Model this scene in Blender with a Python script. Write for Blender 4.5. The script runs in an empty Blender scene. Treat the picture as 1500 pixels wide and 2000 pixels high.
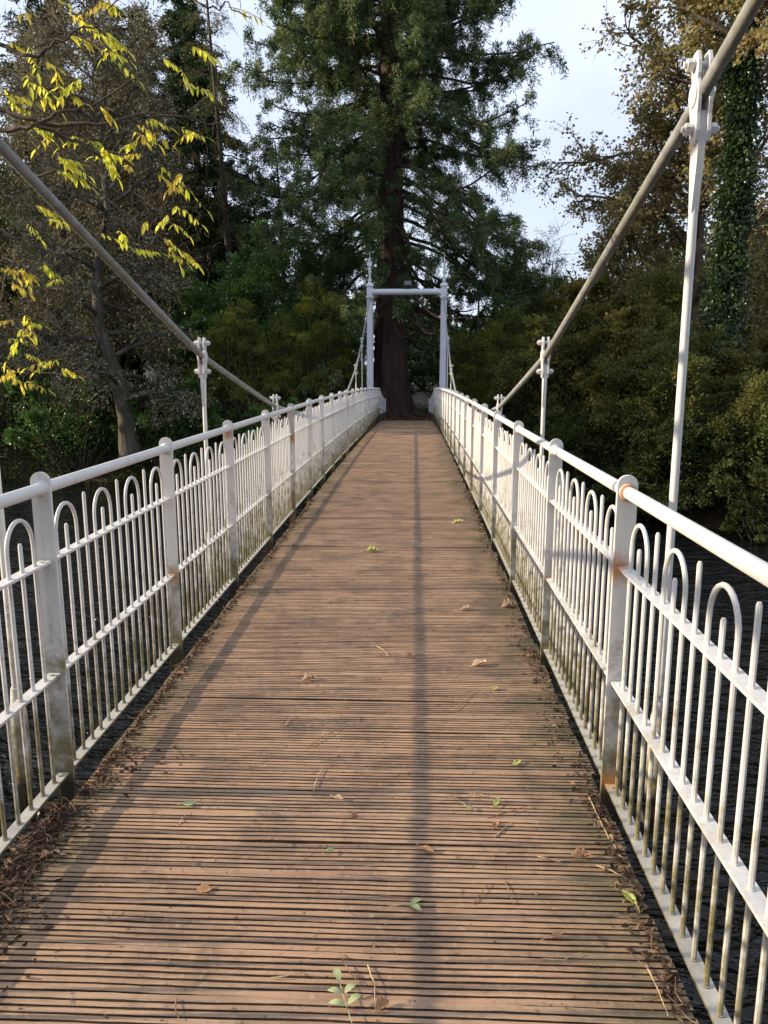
import bpy, math, random
import numpy as np
from mathutils import Vector, Matrix
R = math.radians
rng = np.random.default_rng(7)
random.seed(7)
S = bpy.context.scene
COL = S.collection

# ---------------------------------------------------------------- camera
CAM = np.array([0.286, 0.0, 1.54]); PITCH = R(10.4); YAW = R(-2.3); F = 1480.0
cam = bpy.data.cameras.new('camera'); co = bpy.data.objects.new('camera', cam); COL.objects.link(co)
cam.sensor_fit = 'VERTICAL'; cam.sensor_height = 36; cam.lens = F * 36 / 2000
cam.clip_start = 0.05; cam.clip_end = 2000
co.location = CAM; co.rotation_euler = (R(90) - PITCH, 0, -YAW)
S.camera = co
_rt = np.array([math.cos(YAW), -math.sin(YAW), 0]); _f0 = np.array([math.sin(YAW), math.cos(YAW), 0])
_fw = math.cos(PITCH) * _f0 + np.array([0, 0, -math.sin(PITCH)]); _up = math.sin(PITCH) * _f0 + np.array([0, 0, math.cos(PITCH)])
def ray(u, v): return _fw + _rt * (u - 750) / F + _up * (1000 - v) / F
def aty(u, v, y): r = ray(u, v); return CAM + r * y / r[1]
def atz(u, v, z): r = ray(u, v); return CAM + r * (z - CAM[2]) / r[2]

# ---------------------------------------------------------------- world, sun, exposure
SUN_EL = R(19.7); SUN_BACK = R(3)          # sun stands to the left, a hair behind the camera
sd = Vector((-math.cos(SUN_EL) * math.cos(SUN_BACK), -math.cos(SUN_EL) * math.sin(SUN_BACK), math.sin(SUN_EL)))
W = bpy.data.worlds.new('World'); S.world = W; W.use_nodes = True
nt = W.node_tree; nt.nodes.clear()
def N(nt, t, **k):
    n = nt.nodes.new(t)
    for a, b in k.items():
        if a in n.inputs.keys() if isinstance(a, str) else False: n.inputs[a].default_value = b
        else: setattr(n, a, b)
    return n
out = N(nt, 'ShaderNodeOutputWorld'); bg = N(nt, 'ShaderNodeBackground'); bg.inputs['Strength'].default_value = 0.10
sky = N(nt, 'ShaderNodeTexSky'); sky.sky_type = 'NISHITA'; sky.sun_disc = False
sky.sun_elevation = SUN_EL; sky.sun_rotation = math.atan2(sd.x, sd.y)
sky.dust_density = 1.5
tc = N(nt, 'ShaderNodeTexCoord'); mp = N(nt, 'ShaderNodeMapping'); mp.inputs['Scale'].default_value = (1.0, 1.0, 2.6); mp.inputs['Location'].default_value = (0.4, 0.1, 0.3)
nz = N(nt, 'ShaderNodeTexNoise'); nz.inputs['Scale'].default_value = 2.2; nz.inputs['Detail'].default_value = 7; nz.inputs['Roughness'].default_value = 0.55
cr = N(nt, 'ShaderNodeValToRGB'); cr.color_ramp.elements[0].position = 0.35; cr.color_ramp.elements[0].color = (0.62, 0.62, 0.62, 1)
cr.color_ramp.elements[1].position = 0.66; cr.color_ramp.elements[1].color = (0.95, 0.95, 0.95, 1)
mx = N(nt, 'ShaderNodeMixRGB'); mx.inputs['Color2'].default_value = (6.8, 7.5, 9.2, 1)
nt.links.new(tc.outputs['Generated'], mp.inputs['Vector']); nt.links.new(mp.outputs[0], nz.inputs['Vector']); nt.links.new(nz.outputs['Fac'], cr.inputs['Fac'])
nt.links.new(cr.outputs['Color'], mx.inputs['Fac']); nt.links.new(sky.outputs[0], mx.inputs['Color1']); nt.links.new(mx.outputs[0], bg.inputs['Color']); nt.links.new(bg.outputs[0], out.inputs['Surface'])
sl = bpy.data.lights.new('sun', 'SUN'); sl.energy = 5.0; sl.angle = R(0.53); sl.color = (1.0, 0.83, 0.61)
so = bpy.data.objects.new('sun', sl); COL.objects.link(so); so.location = (-30, 0, 30)
so.rotation_euler = sd.to_track_quat('Z', 'Y').to_euler()
S.view_settings.view_transform = 'Standard'; S.view_settings.look = 'None'; S.view_settings.exposure = 0.53; S.view_settings.gamma = 1

# ---------------------------------------------------------------- material helpers
def mat(name):
    m = bpy.data.materials.new(name); m.use_nodes = True
    return m, m.node_tree, m.node_tree.nodes['Principled BSDF']
def lk(nt, a, b): nt.links.new(a, b)
def noise(nt, scale, detail=4, rough=0.55, vec=None, coord='Object', dist=0.0):
    n = nt.nodes.new('ShaderNodeTexNoise'); n.inputs['Scale'].default_value = scale; n.inputs['Detail'].default_value = detail
    n.inputs['Roughness'].default_value = rough; n.inputs['Distortion'].default_value = dist
    if vec is None:
        t = nt.nodes.new('ShaderNodeTexCoord'); vec = t.outputs[coord]
    lk(nt, vec, n.inputs['Vector']); return n.outputs['Fac']
def mapping(nt, scale, coord='Object', loc=(0, 0, 0)):
    t = nt.nodes.new('ShaderNodeTexCoord'); m = nt.nodes.new('ShaderNodeMapping'); m.inputs['Scale'].default_value = scale; m.inputs['Location'].default_value = loc
    lk(nt, t.outputs[coord], m.inputs['Vector']); return m.outputs[0]
def ramp(nt, fac, stops):
    r = nt.nodes.new('ShaderNodeValToRGB'); e = r.color_ramp.elements
    while len(e) < len(stops): e.new(0.5)
    for el, (p, c) in zip(e, stops):
        el.position = p; el.color = (c, c, c, 1) if isinstance(c, (int, float)) else (*c, 1)
    lk(nt, fac, r.inputs['Fac']); return r.outputs['Color']
def mix(nt, fac, a, b, mode='MIX'):
    m = nt.nodes.new('ShaderNodeMixRGB'); m.blend_type = mode
    for s, v in (('Fac', fac), ('Color1', a), ('Color2', b)):
        if isinstance(v, (int, float)): m.inputs[s].default_value = v if s == 'Fac' else (v, v, v, 1)
        elif isinstance(v, tuple): m.inputs[s].default_value = (*v, 1)
        else: lk(nt, v, m.inputs[s])
    return m.outputs[0]
def mth(nt, op, a, b=0.0, clamp=False):
    m = nt.nodes.new('ShaderNodeMath'); m.operation = op; m.use_clamp = clamp
    for i, v in enumerate((a, b)):
        if isinstance(v, (int, float)): m.inputs[i].default_value = v
        else: lk(nt, v, m.inputs[i])
    return m.outputs[0]
def attr(nt, name):
    a = nt.nodes.new('ShaderNodeAttribute'); a.attribute_name = name; return a.outputs['Fac']
def bump(nt, bs, h, strength=0.3, dist=0.01):
    b = nt.nodes.new('ShaderNodeBump'); b.inputs['Strength'].default_value = strength; b.inputs['Distance'].default_value = dist
    lk(nt, h, b.inputs['Height']); lk(nt, b.outputs[0], bs.inputs['Normal'])
def sepz(nt, coord='Object'):
    t = nt.nodes.new('ShaderNodeTexCoord'); s = nt.nodes.new('ShaderNodeSeparateXYZ'); lk(nt, t.outputs[coord], s.inputs[0]); return s
def hashed(nt, vec_scale=(1, 1, 1)): pass

def paint_mat(name, base=(0.68, 0.67, 0.64), rust=0.0, algae=1.0, low=0.80):
    m, t, b = mat(name)
    s = sepz(t); geo = t.nodes.new('ShaderNodeNewGeometry')
    pos = geo.outputs['Position']
    sz = t.nodes.new('ShaderNodeSeparateXYZ'); lk(t, pos, sz.inputs[0])
    n1 = noise(t, 9, 6, 0.6, pos); n2 = noise(t, 55, 5, 0.65, pos); n3 = noise(t, 2.2, 3, 0.5, pos)
    c = mix(t, ramp(t, n3, [(0.35, 0.0), (0.75, 0.35)]), base, (0.50, 0.485, 0.43))
    # algae: grows from the foot of the metal upwards, ragged
    hgt = mth(t, 'MULTIPLY_ADD', sz.outputs['Z'], -1.0 / low); t.nodes[-1].inputs[2].default_value = 1.0
    a = mth(t, 'ADD', hgt, mth(t, 'MULTIPLY', mth(t, 'SUBTRACT', n1, 0.5), 1.9))
    a2 = mth(t, 'ADD', a, mth(t, 'MULTIPLY', mth(t, 'SUBTRACT', n2, 0.5), 0.9))
    fa = ramp(t, a2, [(0.22, 0.0), (0.85, 0.95 * algae)])
    sn = t.nodes.new('ShaderNodeSeparateXYZ'); lk(t, geo.outputs['Normal'], sn.inputs[0])
    fa = mth(t, 'MULTIPLY', fa, ramp(t, sn.outputs['Z'], [(0.5, 1.0), (0.85, 0.42)]))      # upward faces take less of the algae colour
    gcol = mix(t, ramp(t, n2, [(0.4, 0.0), (0.7, 1.0)]), (0.10, 0.08, 0.025), (0.25, 0.22, 0.09))
    c = mix(t, fa, c, gcol)
    # black foot of the posts below the bottom flat
    ft = ramp(t, mth(t, 'ADD', sz.outputs['Z'], mth(t, 'MULTIPLY', n1, 0.08)), [(0.09, 0.95), (0.135, 0.0)])
    c = mix(t, ft, c, (0.035, 0.028, 0.018))
    # rusty and dirty runs down the uprights
    mpv = t.nodes.new('ShaderNodeMapping'); mpv.inputs['Scale'].default_value = (55, 55, 2.4); lk(t, pos, mpv.inputs['Vector'])
    rn = noise(t, 1, 4, 0.6, mpv.outputs[0])
    c = mix(t, mth(t, 'MULTIPLY', ramp(t, rn, [(0.58, 0.0), (0.70, 0.55)]), ramp(t, n1, [(0.42, 0.0), (0.6, 1.0)])), c, (0.30, 0.23, 0.13))
    # specks of chipped paint and rust
    sp = ramp(t, n2, [(0.66 - 0.1 * rust, 0.0), (0.72 - 0.1 * rust, 0.75)])
    c = mix(t, mth(t, 'MULTIPLY', sp, 0.35 + 0.5 * min(rust, 1)), c, (0.28, 0.15, 0.07))
    if rust > 0:
        rr = ramp(t, noise(t, 5, 5, 0.6, mapping(t, (1.5, 1.5, 0.5))), [(0.40, 0.0), (0.66, 0.75)])
        c = mix(t, rr, c, mix(t, n2, (0.50, 0.27, 0.12), (0.34, 0.19, 0.10)))
    for (sx_, sy_, sz_, rd) in ((0.972, 2.53, 0.885, .07), (1.0, 2.525, 1.147, .036), (1.0, 2.53, .10, .05), (1.0, 3.87, .475, .04), (-1.0, 7.86, .88, .08), (-1.0, 5.2, 1.12, .05), (-1.0, 3.87, .475, .045)):
        vm = t.nodes.new('ShaderNodeVectorMath'); vm.operation = 'DISTANCE'; lk(t, pos, vm.inputs[0]); vm.inputs[1].default_value = (sx_, sy_, sz_)
        dd = mth(t, 'ADD', vm.outputs['Value'], mth(t, 'MULTIPLY', mth(t, 'SUBTRACT', n2, .5), rd * 1.2))
        mr = t.nodes.new('ShaderNodeMapRange'); mr.inputs['From Min'].default_value = rd; mr.inputs['From Max'].default_value = rd * .25; mr.inputs['To Max'].default_value = .85; lk(t, dd, mr.inputs['Value'])
        c = mix(t, mr.outputs[0], c, (0.50, 0.22, 0.075))
    lk(t, c, b.inputs['Base Color'])
    lk(t, ramp(t, n1, [(0.3, 0.32), (0.8, 0.62)]), b.inputs['Roughness'])
    bump(t, b, n2, 0.25, 0.002)
    return m
M = {}
M['paint'] = paint_mat('white_paint')
M['paint_rusty'] = paint_mat('rusty_white_paint', rust=1.0)
M['paint_tower'] = paint_mat('tower_paint', base=(0.62, 0.65, 0.70), algae=0.15)
M['paint_cable'] = None
def rope_mat():
    m, t, b = mat('weathered_rope')
    pos = t.nodes.new('ShaderNodeNewGeometry').outputs['Position']
    n1 = noise(t, 14, 6, 0.6, pos); n2 = noise(t, 1.4, 3, 0.5, pos)
    c = mix(t, ramp(t, n1, [(0.35, 0.0), (0.7, 1.0)]), (0.31, 0.315, 0.31), (0.17, 0.175, 0.17))
    c = mix(t, ramp(t, n2, [(0.4, 0.0), (0.65, 0.6)]), c, (0.19, 0.20, 0.14))
    lk(t, c, b.inputs['Base Color']); b.inputs['Roughness'].default_value = 0.75
    bump(t, b, n1, 0.4, 0.003); return m
M['rope'] = rope_mat()
def simple(name, col, rough=0.7, var=0.25, scale=12, metal=0):
    m, t, b = mat(name); n = noise(t, scale, 5, 0.6)
    dark = tuple(c * (1 - var) for c in col); lite = tuple(min(1, c * (1 + var)) for c in col)
    lk(t, mix(t, ramp(t, n, [(0.3, 0.0), (0.7, 1.0)]), dark, lite), b.inputs['Base Color'])
    b.inputs['Roughness'].default_value = rough; b.inputs['Metallic'].default_value = metal
    bump(t, b, n, 0.3, 0.004); return m
M['rust'] = simple('rust', (0.42, 0.17, 0.06), 0.85, 0.35, 60)
M['dark_steel'] = simple('dark_steel', (0.045, 0.04, 0.033), 0.8, 0.4, 8)
M['lamp_black'] = simple('black_lamp_casing', (0.03, 0.03, 0.035), 0.45, 0.2, 20)
M['lamp_glass'] = simple('grey_lamp_glass', (0.18, 0.19, 0.21), 0.15, 0.1, 20)
M['lamp_green'] = simple('green_enamel', (0.03, 0.16, 0.12), 0.4, 0.2, 10)

def deck_mat():
    m, t, b = mat('grooved_deck_board')
    pos = t.nodes.new('ShaderNodeNewGeometry').outputs['Position']
    bd = attr(t, 'board'); grv = attr(t, 'groove')
    n1 = noise(t, 3.0, 6, 0.62, pos); n2 = noise(t, 1, 5, 0.6, mapping(t, (3, 90, 1))); n3 = noise(t, 38, 5, 0.6, pos); n4 = noise(t, 0.9, 3, 0.5, pos)
    c = ramp(t, bd, [(0.0, (0.21, 0.126, 0.074)), (0.35, (0.31, 0.19, 0.112)), (0.7, (0.44, 0.266, 0.155)), (1.0, (0.31, 0.22, 0.145))])
    c = mix(t, 0.55, c, ramp(t, n2, [(0.3, (0.19, 0.115, 0.065)), (0.72, (0.62, 0.40, 0.245))]))
    c = mix(t, ramp(t, n1, [(0.45, 0.0), (0.62, 0.62)]), c, (0.15, 0.10, 0.065))
    c = mix(t, ramp(t, noise(t, 5.5, 6, 0.7, pos, dist=.8), [(0.54, 0.0), (0.66, 0.5)]), c, (0.12, 0.085, 0.058))
    c = mix(t, ramp(t, n4, [(0.45, 0.0), (0.7, 0.35)]), c, (0.40, 0.225, 0.13))
    c = mix(t, ramp(t, n3, [(0.56, 0.0), (0.70, 0.75)]), c, (0.42, 0.30, 0.20))
    c = mix(t, ramp(t, noise(t, 24, 4, 0.6, pos), [(0.63, 0.0), (0.72, 0.7)]), c, (0.07, 0.045, 0.03))
    # damp green film toward both edges of the walkway
    sx = t.nodes.new('ShaderNodeSeparateXYZ'); lk(t, pos, sx.inputs[0])
    ex = mth(t, 'ADD', mth(t, 'ABSOLUTE', sx.outputs['X']), mth(t, 'MULTIPLY', mth(t, 'SUBTRACT', n1, 0.5), 0.9))
    e = ramp(t, ex, [(0.70, 0.0), (1.0, 0.7)])
    c = mix(t, e, c, mix(t, n3, (0.075, 0.062, 0.035), (0.15, 0.145, 0.06)))
    c = mix(t, mth(t, 'MULTIPLY', grv, ramp(t, n3, [(0.3, 0.97), (0.8, 0.75)])), c, (0.03, 0.018, 0.013))
    lk(t, c, b.inputs['Base Color']); lk(t, ramp(t, n1, [(0.3, 0.75), (0.7, 0.5)]), b.inputs['Roughness'])
    bump(t, b, n3, 0.5, 0.003); return m
M['deck'] = deck_mat()

def leaf_mat(name, cols, trans=0.35, rough=0.55, patch=0.6, spec=0.12):
    """cols: list of base colours picked per leaf; large patches shift the pick"""
    m, t, b = mat(name)
    a = attr(t, 'tint'); pos = t.nodes.new('ShaderNodeNewGeometry').outputs['Position']
    n = noise(t, patch, 3, 0.6, pos)
    f = mth(t, 'ADD', mth(t, 'MULTIPLY', a, 0.62), mth(t, 'MULTIPLY', ramp(t, n, [(0.3, 0.0), (0.7, 1.0)]), 0.38))
    st = [(i / (len(cols) - 1), c) for i, c in enumerate(cols)]
    c = ramp(t, f, st)
    lk(t, c, b.inputs['Base Color']); b.inputs['Roughness'].default_value = rough; b.inputs['Specular IOR Level'].default_value = spec
    tr = t.nodes.new('ShaderNodeBsdfTranslucent'); lk(t, mix(t, 0.5, c, (1, 1, 0.5), 'SOFT_LIGHT'), tr.inputs['Color'])
    ms = t.nodes.new('ShaderNodeMixShader'); ms.inputs[0].default_value = trans
    lk(t, b.outputs[0], ms.inputs[1]); lk(t, tr.outputs[0], ms.inputs[2])
    lk(t, ms.outputs[0], t.nodes['Material Output'].inputs['Surface'])
    return m
def bark_mat(name, dark, lite, moss=None, scale=6):
    m, t, b = mat(name); pos = t.nodes.new('ShaderNodeNewGeometry').outputs['Position']
    mp_ = t.nodes.new('ShaderNodeMapping'); mp_.inputs['Scale'].default_value = (scale, scale, scale * 0.22); lk(t, pos, mp_.inputs['Vector'])
    n = noise(t, 1, 7, 0.65, mp_.outputs[0], dist=0.6); n2 = noise(t, 2.3, 5, 0.6, pos)
    c = mix(t, ramp(t, n, [(0.32, 0.0), (0.7, 1.0)]), dark, lite)
    if moss: c = mix(t, ramp(t, n2, [(0.45, 0.0), (0.62, 0.8)]), c, moss)
    lk(t, c, b.inputs['Base Color']); b.inputs['Roughness'].default_value = 0.9
    bump(t, b, n, 0.9, 0.06); return m
M['bark_red'] = bark_mat('fibrous_bark', (0.025, 0.015, 0.011), (0.10, 0.06, 0.042), scale=5)
M['bark_grey'] = bark_mat('lichen_bark', (0.035, 0.027, 0.02), (0.17, 0.15, 0.12), (0.06, 0.055, 0.025))
M['bark_brown'] = bark_mat('brown_bark', (0.06, 0.045, 0.033), (0.21, 0.165, 0.12), (0.13, 0.12, 0.06))
M['bark_dark'] = bark_mat('dark_bark', (0.03, 0.024, 0.018), (0.09, 0.07, 0.05))
M['twig'] = bark_mat('twig_bark', (0.09, 0.065, 0.045), (0.20, 0.15, 0.10), scale=40)
M['lf_seq'] = leaf_mat('conifer_spray', [(0.02, 0.042, 0.018), (0.045, 0.082, 0.032), (0.09, 0.14, 0.055), (0.21, 0.26, 0.11), (0.16, 0.12, 0.06)], 0.18, 0.6, 0.9)
M['lf_dark'] = leaf_mat('dark_evergreen_leaf', [(0.015, 0.03, 0.012), (0.03, 0.06, 0.02), (0.05, 0.085, 0.03)], 0.15)
M['lf_laurel'] = leaf_mat('laurel_leaf', [(0.03, 0.07, 0.024), (0.07, 0.16, 0.045), (0.13, 0.25, 0.07), (0.22, 0.32, 0.09)], 0.22, 0.35, 0.7, 0.5)
M['lf_olive'] = leaf_mat('olive_leaf', [(0.05, 0.065, 0.018), (0.11, 0.135, 0.035), (0.21, 0.23, 0.05), (0.32, 0.30, 0.08)], 0.3, 0.5, 0.8)
M['lf_yew'] = leaf_mat('bank_shrub_leaf', [(0.03, 0.05, 0.016), (0.065, 0.09, 0.026), (0.12, 0.14, 0.04), (0.20, 0.185, 0.065), (0.27, 0.16, 0.065)], 0.3, 0.5, 1.3)
M['lf_syc'] = leaf_mat('turning_sycamore_leaf', [(0.10, 0.11, 0.03), (0.21, 0.21, 0.085), (0.33, 0.29, 0.14), (0.38, 0.27, 0.13), (0.27, 0.16, 0.08)], 0.4, 0.5, 0.5)
M['lf_mixed'] = leaf_mat('mixed_autumn_leaf', [(0.05, 0.07, 0.02), (0.11, 0.12, 0.035), (0.22, 0.19, 0.06), (0.28, 0.17, 0.07)], 0.35, 0.5, 0.8)
M['lf_dark2'] = leaf_mat('dark_bank_leaf', [(0.02, 0.034, 0.012), (0.04, 0.06, 0.02), (0.08, 0.10, 0.03), (0.13, 0.12, 0.045)], 0.25, 0.5, 0.7)
M['lf_ivy'] = leaf_mat('ivy_leaf', [(0.014, 0.034, 0.012), (0.03, 0.058, 0.018), (0.055, 0.085, 0.025)], 0.15, 0.35, 1.5, 0.5)
M['lf_grey'] = leaf_mat('lichen_twig', [(0.05, 0.055, 0.028), (0.11, 0.105, 0.06), (0.36, 0.35, 0.23), (0.18, 0.13, 0.08), (0.07, 0.11, 0.028)], 0.15, 0.8, 0.6)
M['lf_larch'] = leaf_mat('larch_needle', [(0.06, 0.075, 0.03), (0.11, 0.12, 0.05), (0.16, 0.15, 0.07)], 0.3, 0.6, 0.8)
M['lf_yellow'] = leaf_mat('yellow_leaflet', [(0.30, 0.34, 0.07), (0.52, 0.55, 0.08), (0.76, 0.74, 0.10), (0.74, 0.58, 0.09), (0.36, 0.19, 0.07)], 0.58, 0.45, 3.0)
M['lf_litter'] = leaf_mat('dead_leaf_litter', [(0.03, 0.02, 0.017), (0.07, 0.045, 0.035), (0.16, 0.10, 0.07), (0.42, 0.33, 0.20)], 0.1, 0.8, 6)
M['lf_brown'] = simple('dry_brown_leaf', (0.36, 0.19, 0.09), 0.6, 0.3, 40)
M['lf_tan'] = simple('dry_tan_leaf', (0.50, 0.34, 0.19), 0.6, 0.3, 40)
M['lf_pale'] = simple('pale_green_leaf', (0.33, 0.37, 0.17), 0.5, 0.15, 30)
M['lf_lime'] = simple('yellow_green_leaf', (0.45, 0.47, 0.12), 0.5, 0.2, 30)

# ---------------------------------------------------------------- object helpers
def tag(o, label=None, cat=None, group=None, kind=None):
    for k, v in (('label', label), ('category', cat), ('group', group), ('kind', kind)):
        if v: o[k] = v
    return o
def empty(name, loc=(0, 0, 0), label=None, cat=None, group=None):
    o = bpy.data.objects.new(name, None); COL.objects.link(o); o.location = loc; o.empty_display_size = 0.2
    return tag(o, label, cat, group)
def np_mesh(name, verts, loops, starts, m, parent=None, fattr=None, smooth=False, loc=None, mats=None, mi=None):
    me = bpy.data.meshes.new(name); verts = np.asarray(verts, np.float32)
    me.vertices.add(len(verts)); me.vertices.foreach_set('co', verts.ravel())
    me.loops.add(len(loops)); me.loops.foreach_set('vertex_index', np.asarray(loops, np.int32))
    me.polygons.add(len(starts)); me.polygons.foreach_set('loop_start', np.asarray(starts, np.int32))
    me.update(calc_edges=True); me.validate()
    if fattr:
        for k, v in fattr.items():
            a = me.attributes.new(k, 'FLOAT', 'FACE'); a.data.foreach_set('value', np.asarray(v, np.float32))
    me.polygons.foreach_set('use_smooth', np.full(len(starts), smooth)); me.materials.append(m)
    if mats:
        for q in mats: me.materials.append(q)
        me.polygons.foreach_set('material_index', np.asarray(mi, np.int32))
    o = bpy.data.objects.new(name, me); COL.objects.link(o)
    if parent: o.parent = parent
    if loc is not None: o.location = loc
    return o
class MB:
    """collects polygons"""
    def __init__(s): s.v = []; s.f = []; s.mi = []; s.cur = 0
    def add(s, vs, fs):
        b = len(s.v); s.v += [tuple(map(float, p)) for p in vs]; s.f += [tuple(b + i for i in f) for f in fs]; s.mi += [s.cur] * len(fs)
    def box(s, x0, x1, y0, y1, z0, z1):
        s.add([(x0, y0, z0), (x1, y0, z0), (x1, y1, z0), (x0, y1, z0), (x0, y0, z1), (x1, y0, z1), (x1, y1, z1), (x0, y1, z1)],
              [(0, 3, 2, 1), (4, 5, 6, 7), (0, 1, 5, 4), (1, 2, 6, 5), (2, 3, 7, 6), (3, 0, 4, 7)])
    def tube(s, pts, rad, n=8, cap=True):
        pts = [np.array(p, float) for p in pts]
        if isinstance(rad, (int, float)): rad = [rad] * len(pts)
        b = len(s.v); up = None
        for i, p in enumerate(pts):
            d = pts[min(i + 1, len(pts) - 1)] - pts[max(i - 1, 0)]; d /= np.linalg.norm(d) + 1e-9
            if up is None: up = np.array([0, 0, 1.]) if abs(d[2]) < 0.9 else np.array([0, 1., 0])
            a = np.cross(d, up); a /= np.linalg.norm(a) + 1e-9; c = np.cross(a, d); up = c
            for k in range(n):
                t = 2 * math.pi * k / n; s.v.append(tuple(p + rad[i] * (math.cos(t) * a + math.sin(t) * c)))
        for i in range(len(pts) - 1):
            for k in range(n):
                s.f.append((b + i * n + k, b + (i + 1) * n + k, b + (i + 1) * n + (k + 1) % n, b + i * n + (k + 1) % n)); s.mi.append(s.cur)
        if cap:
            s.f.append(tuple(b + k for k in range(n))); s.f.append(tuple(b + (len(pts) - 1) * n + k for k in reversed(range(n)))); s.mi += [s.cur] * 2
    def prism(s, poly, axis, a0, a1):
        """poly in the two other axes, extruded along axis"""
        n = len(poly); vs = []
        for a in (a0, a1):
            for (p, q) in poly:
                vs.append({'x': (a, p, q), 'y': (p, a, q), 'z': (p, q, a)}[axis])
        fs = [tuple(range(n)), tuple(reversed(range(n, 2 * n)))] + [(i, i + n, (i + 1) % n + n, (i + 1) % n) for i in range(n)]
        s.add(vs, fs)
    def build(s, name, m, parent=None, loc=None, smooth=False, mats=None):
        me = bpy.data.meshes.new(name); me.from_pydata(s.v, [], s.f); me.update()
        if smooth: 
            me.polygons.foreach_set('use_smooth', [True] * len(s.f))
        me.materials.append(m)
        if mats:
            for q in mats: me.materials.append(q)
            me.polygons.foreach_set('material_index', s.mi)
        import bmesh as _b
        bm = _b.new(); bm.from_mesh(me); _b.ops.recalc_face_normals(bm, faces=bm.faces); bm.to_mesh(me); bm.free()
        o = bpy.data.objects.new(name, me); COL.objects.link(o)
        if smooth: me.set_sharp_from_angle(angle=R(38))
        if parent: o.parent = parent
        if loc is not None: o.location = loc
        return o
def dup(o, parent=None, loc=None):
    c = o.copy(); COL.objects.link(c)
    if parent: c.parent = parent
    if loc is not None: c.location = loc
    return c
def kids(o): return [x for x in bpy.data.objects if x.parent == o]

# ---------------------------------------------------------------- the footbridge
DY = np.array([-8, 0, 2.5, 6, 10, 14, 18, 22, 28, 40]); DZ = np.array([-.12, -.02, 0.0, .02, .035, .03, 0.0, -.06, -.20, -.3])
def dz(y): return float(np.interp(y, DY, DZ)) if y < 2.5 or y > 28 else float(np.interp(y, DY, DZ))
BAY = 1.33; Y0 = 2.54; XR = 1.0
bridge = empty('suspension_footbridge', (0, 12, 0), 'white painted suspension footbridge with brown grooved board deck and hooped side railings', 'footbridge')
def rel(p): return (p[0], p[1] - 12, p[2])

# deck: grooved boards laid across, 5 ridges each
def make_deck():
    V = []; L = []; fb = []; fg = []
    pitch = 0.0216; nb = 7; ex_ = 0.0035; bw = pitch * nb + 2 * ex_; y = -5.0; nx = 64; base = 0
    xs_t = np.linspace(0, 1, nx)
    while y < 28.35:
        prof = []
        for r in range(nb):
            g = 0.0074; y0 = r * pitch + ex_
            w = rng.normal(0, 0.0007)
            prof += [((y0 + g * .5 + w) if r else .0022, -0.0006 if r else 0.0, 0), (y0 + pitch * .5, 0.0004, 0), ((y0 + pitch - g * .5) if r < nb - 1 else bw - .0022, -0.0006, 1)]
            prof += [(y0 + pitch - g * .42, -0.006, 1), (y0 + pitch + g * .42, -0.006, 1)] if r < nb - 1 else [(bw - .0018, -0.02, 1)]
        prof = [(0.0018, -0.02, 1)] + prof
        tint = rng.random(); tz = rng.normal(0, 0.0012); tilt = rng.normal(0, 0.004)
        x0 = -0.958 + rng.normal(0, 0.006); x1 = 0.984 + rng.normal(0, 0.006); ph = rng.random() * 6
        xs = x0 + (x1 - x0) * xs_t; wav = 0.0016 * np.sin(xs * 3.1 + ph) + 0.0008 * np.sin(xs * 11 + 2 * ph)
        np_ = len(prof)
        for k, (py, pz, _) in enumerate(prof):
            jit = np.interp(np.arange(nx), np.arange(0, nx + 3, 2), rng.normal(0, 0.0006, len(np.arange(0, nx + 3, 2)))) + rng.normal(0, .0003, nx)
            for i in range(nx):
                V.append((xs[i], y + py + wav[i] + jit[i], dz(y + py) + pz + tz + tilt * (py - bw / 2) + 0.0006 * math.sin(xs[i] * 5 + ph)))
        for k in range(np_ - 1):
            groove = 0.0 if (prof[k][1] > -.001 and prof[k + 1][1] > -.001) else 1.0
            for i in range(nx - 1):
                a = base + k * nx + i
                L += [a, a + 1, a + 1 + nx, a + nx]; fb.append(tint); fg.append(groove)
        base += np_ * nx; y += bw
    V = [rel(v) for v in V]
    return np_mesh('deck', V, L, np.arange(0, len(L), 4), M['deck'], bridge, {'board': fb, 'groove': fg})
deck = make_deck()
mb = MB()
for x in (-0.86, -0.3, 0.3, 0.86):
    for a, b in zip(np.arange(-5, 28, 3.0), np.arange(-2, 31, 3.0)):
        for (za, w, t) in ((-0.035, 0.05, 0.012),):
            mb.add([rel((x + sx * .035, yy, dz(yy) + zz)) for yy in (a, b) for (sx, zz) in ((-1, -.215), (1, -.215), (1, -.035), (-1, -.035))],
                   [(0, 1, 2, 3), (4, 7, 6, 5), (0, 4, 5, 1), (1, 5, 6, 2), (2, 6, 7, 3), (3, 7, 4, 0)])
for i in range(-4, 20):
    y = Y0 + BAY * i; mb.box(-1.09, 1.09, y - 12 - .05, y - 12 + .05, dz(y) - .33, dz(y) - .22)
mb.build('underframe', M['dark_steel'], bridge)

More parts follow.
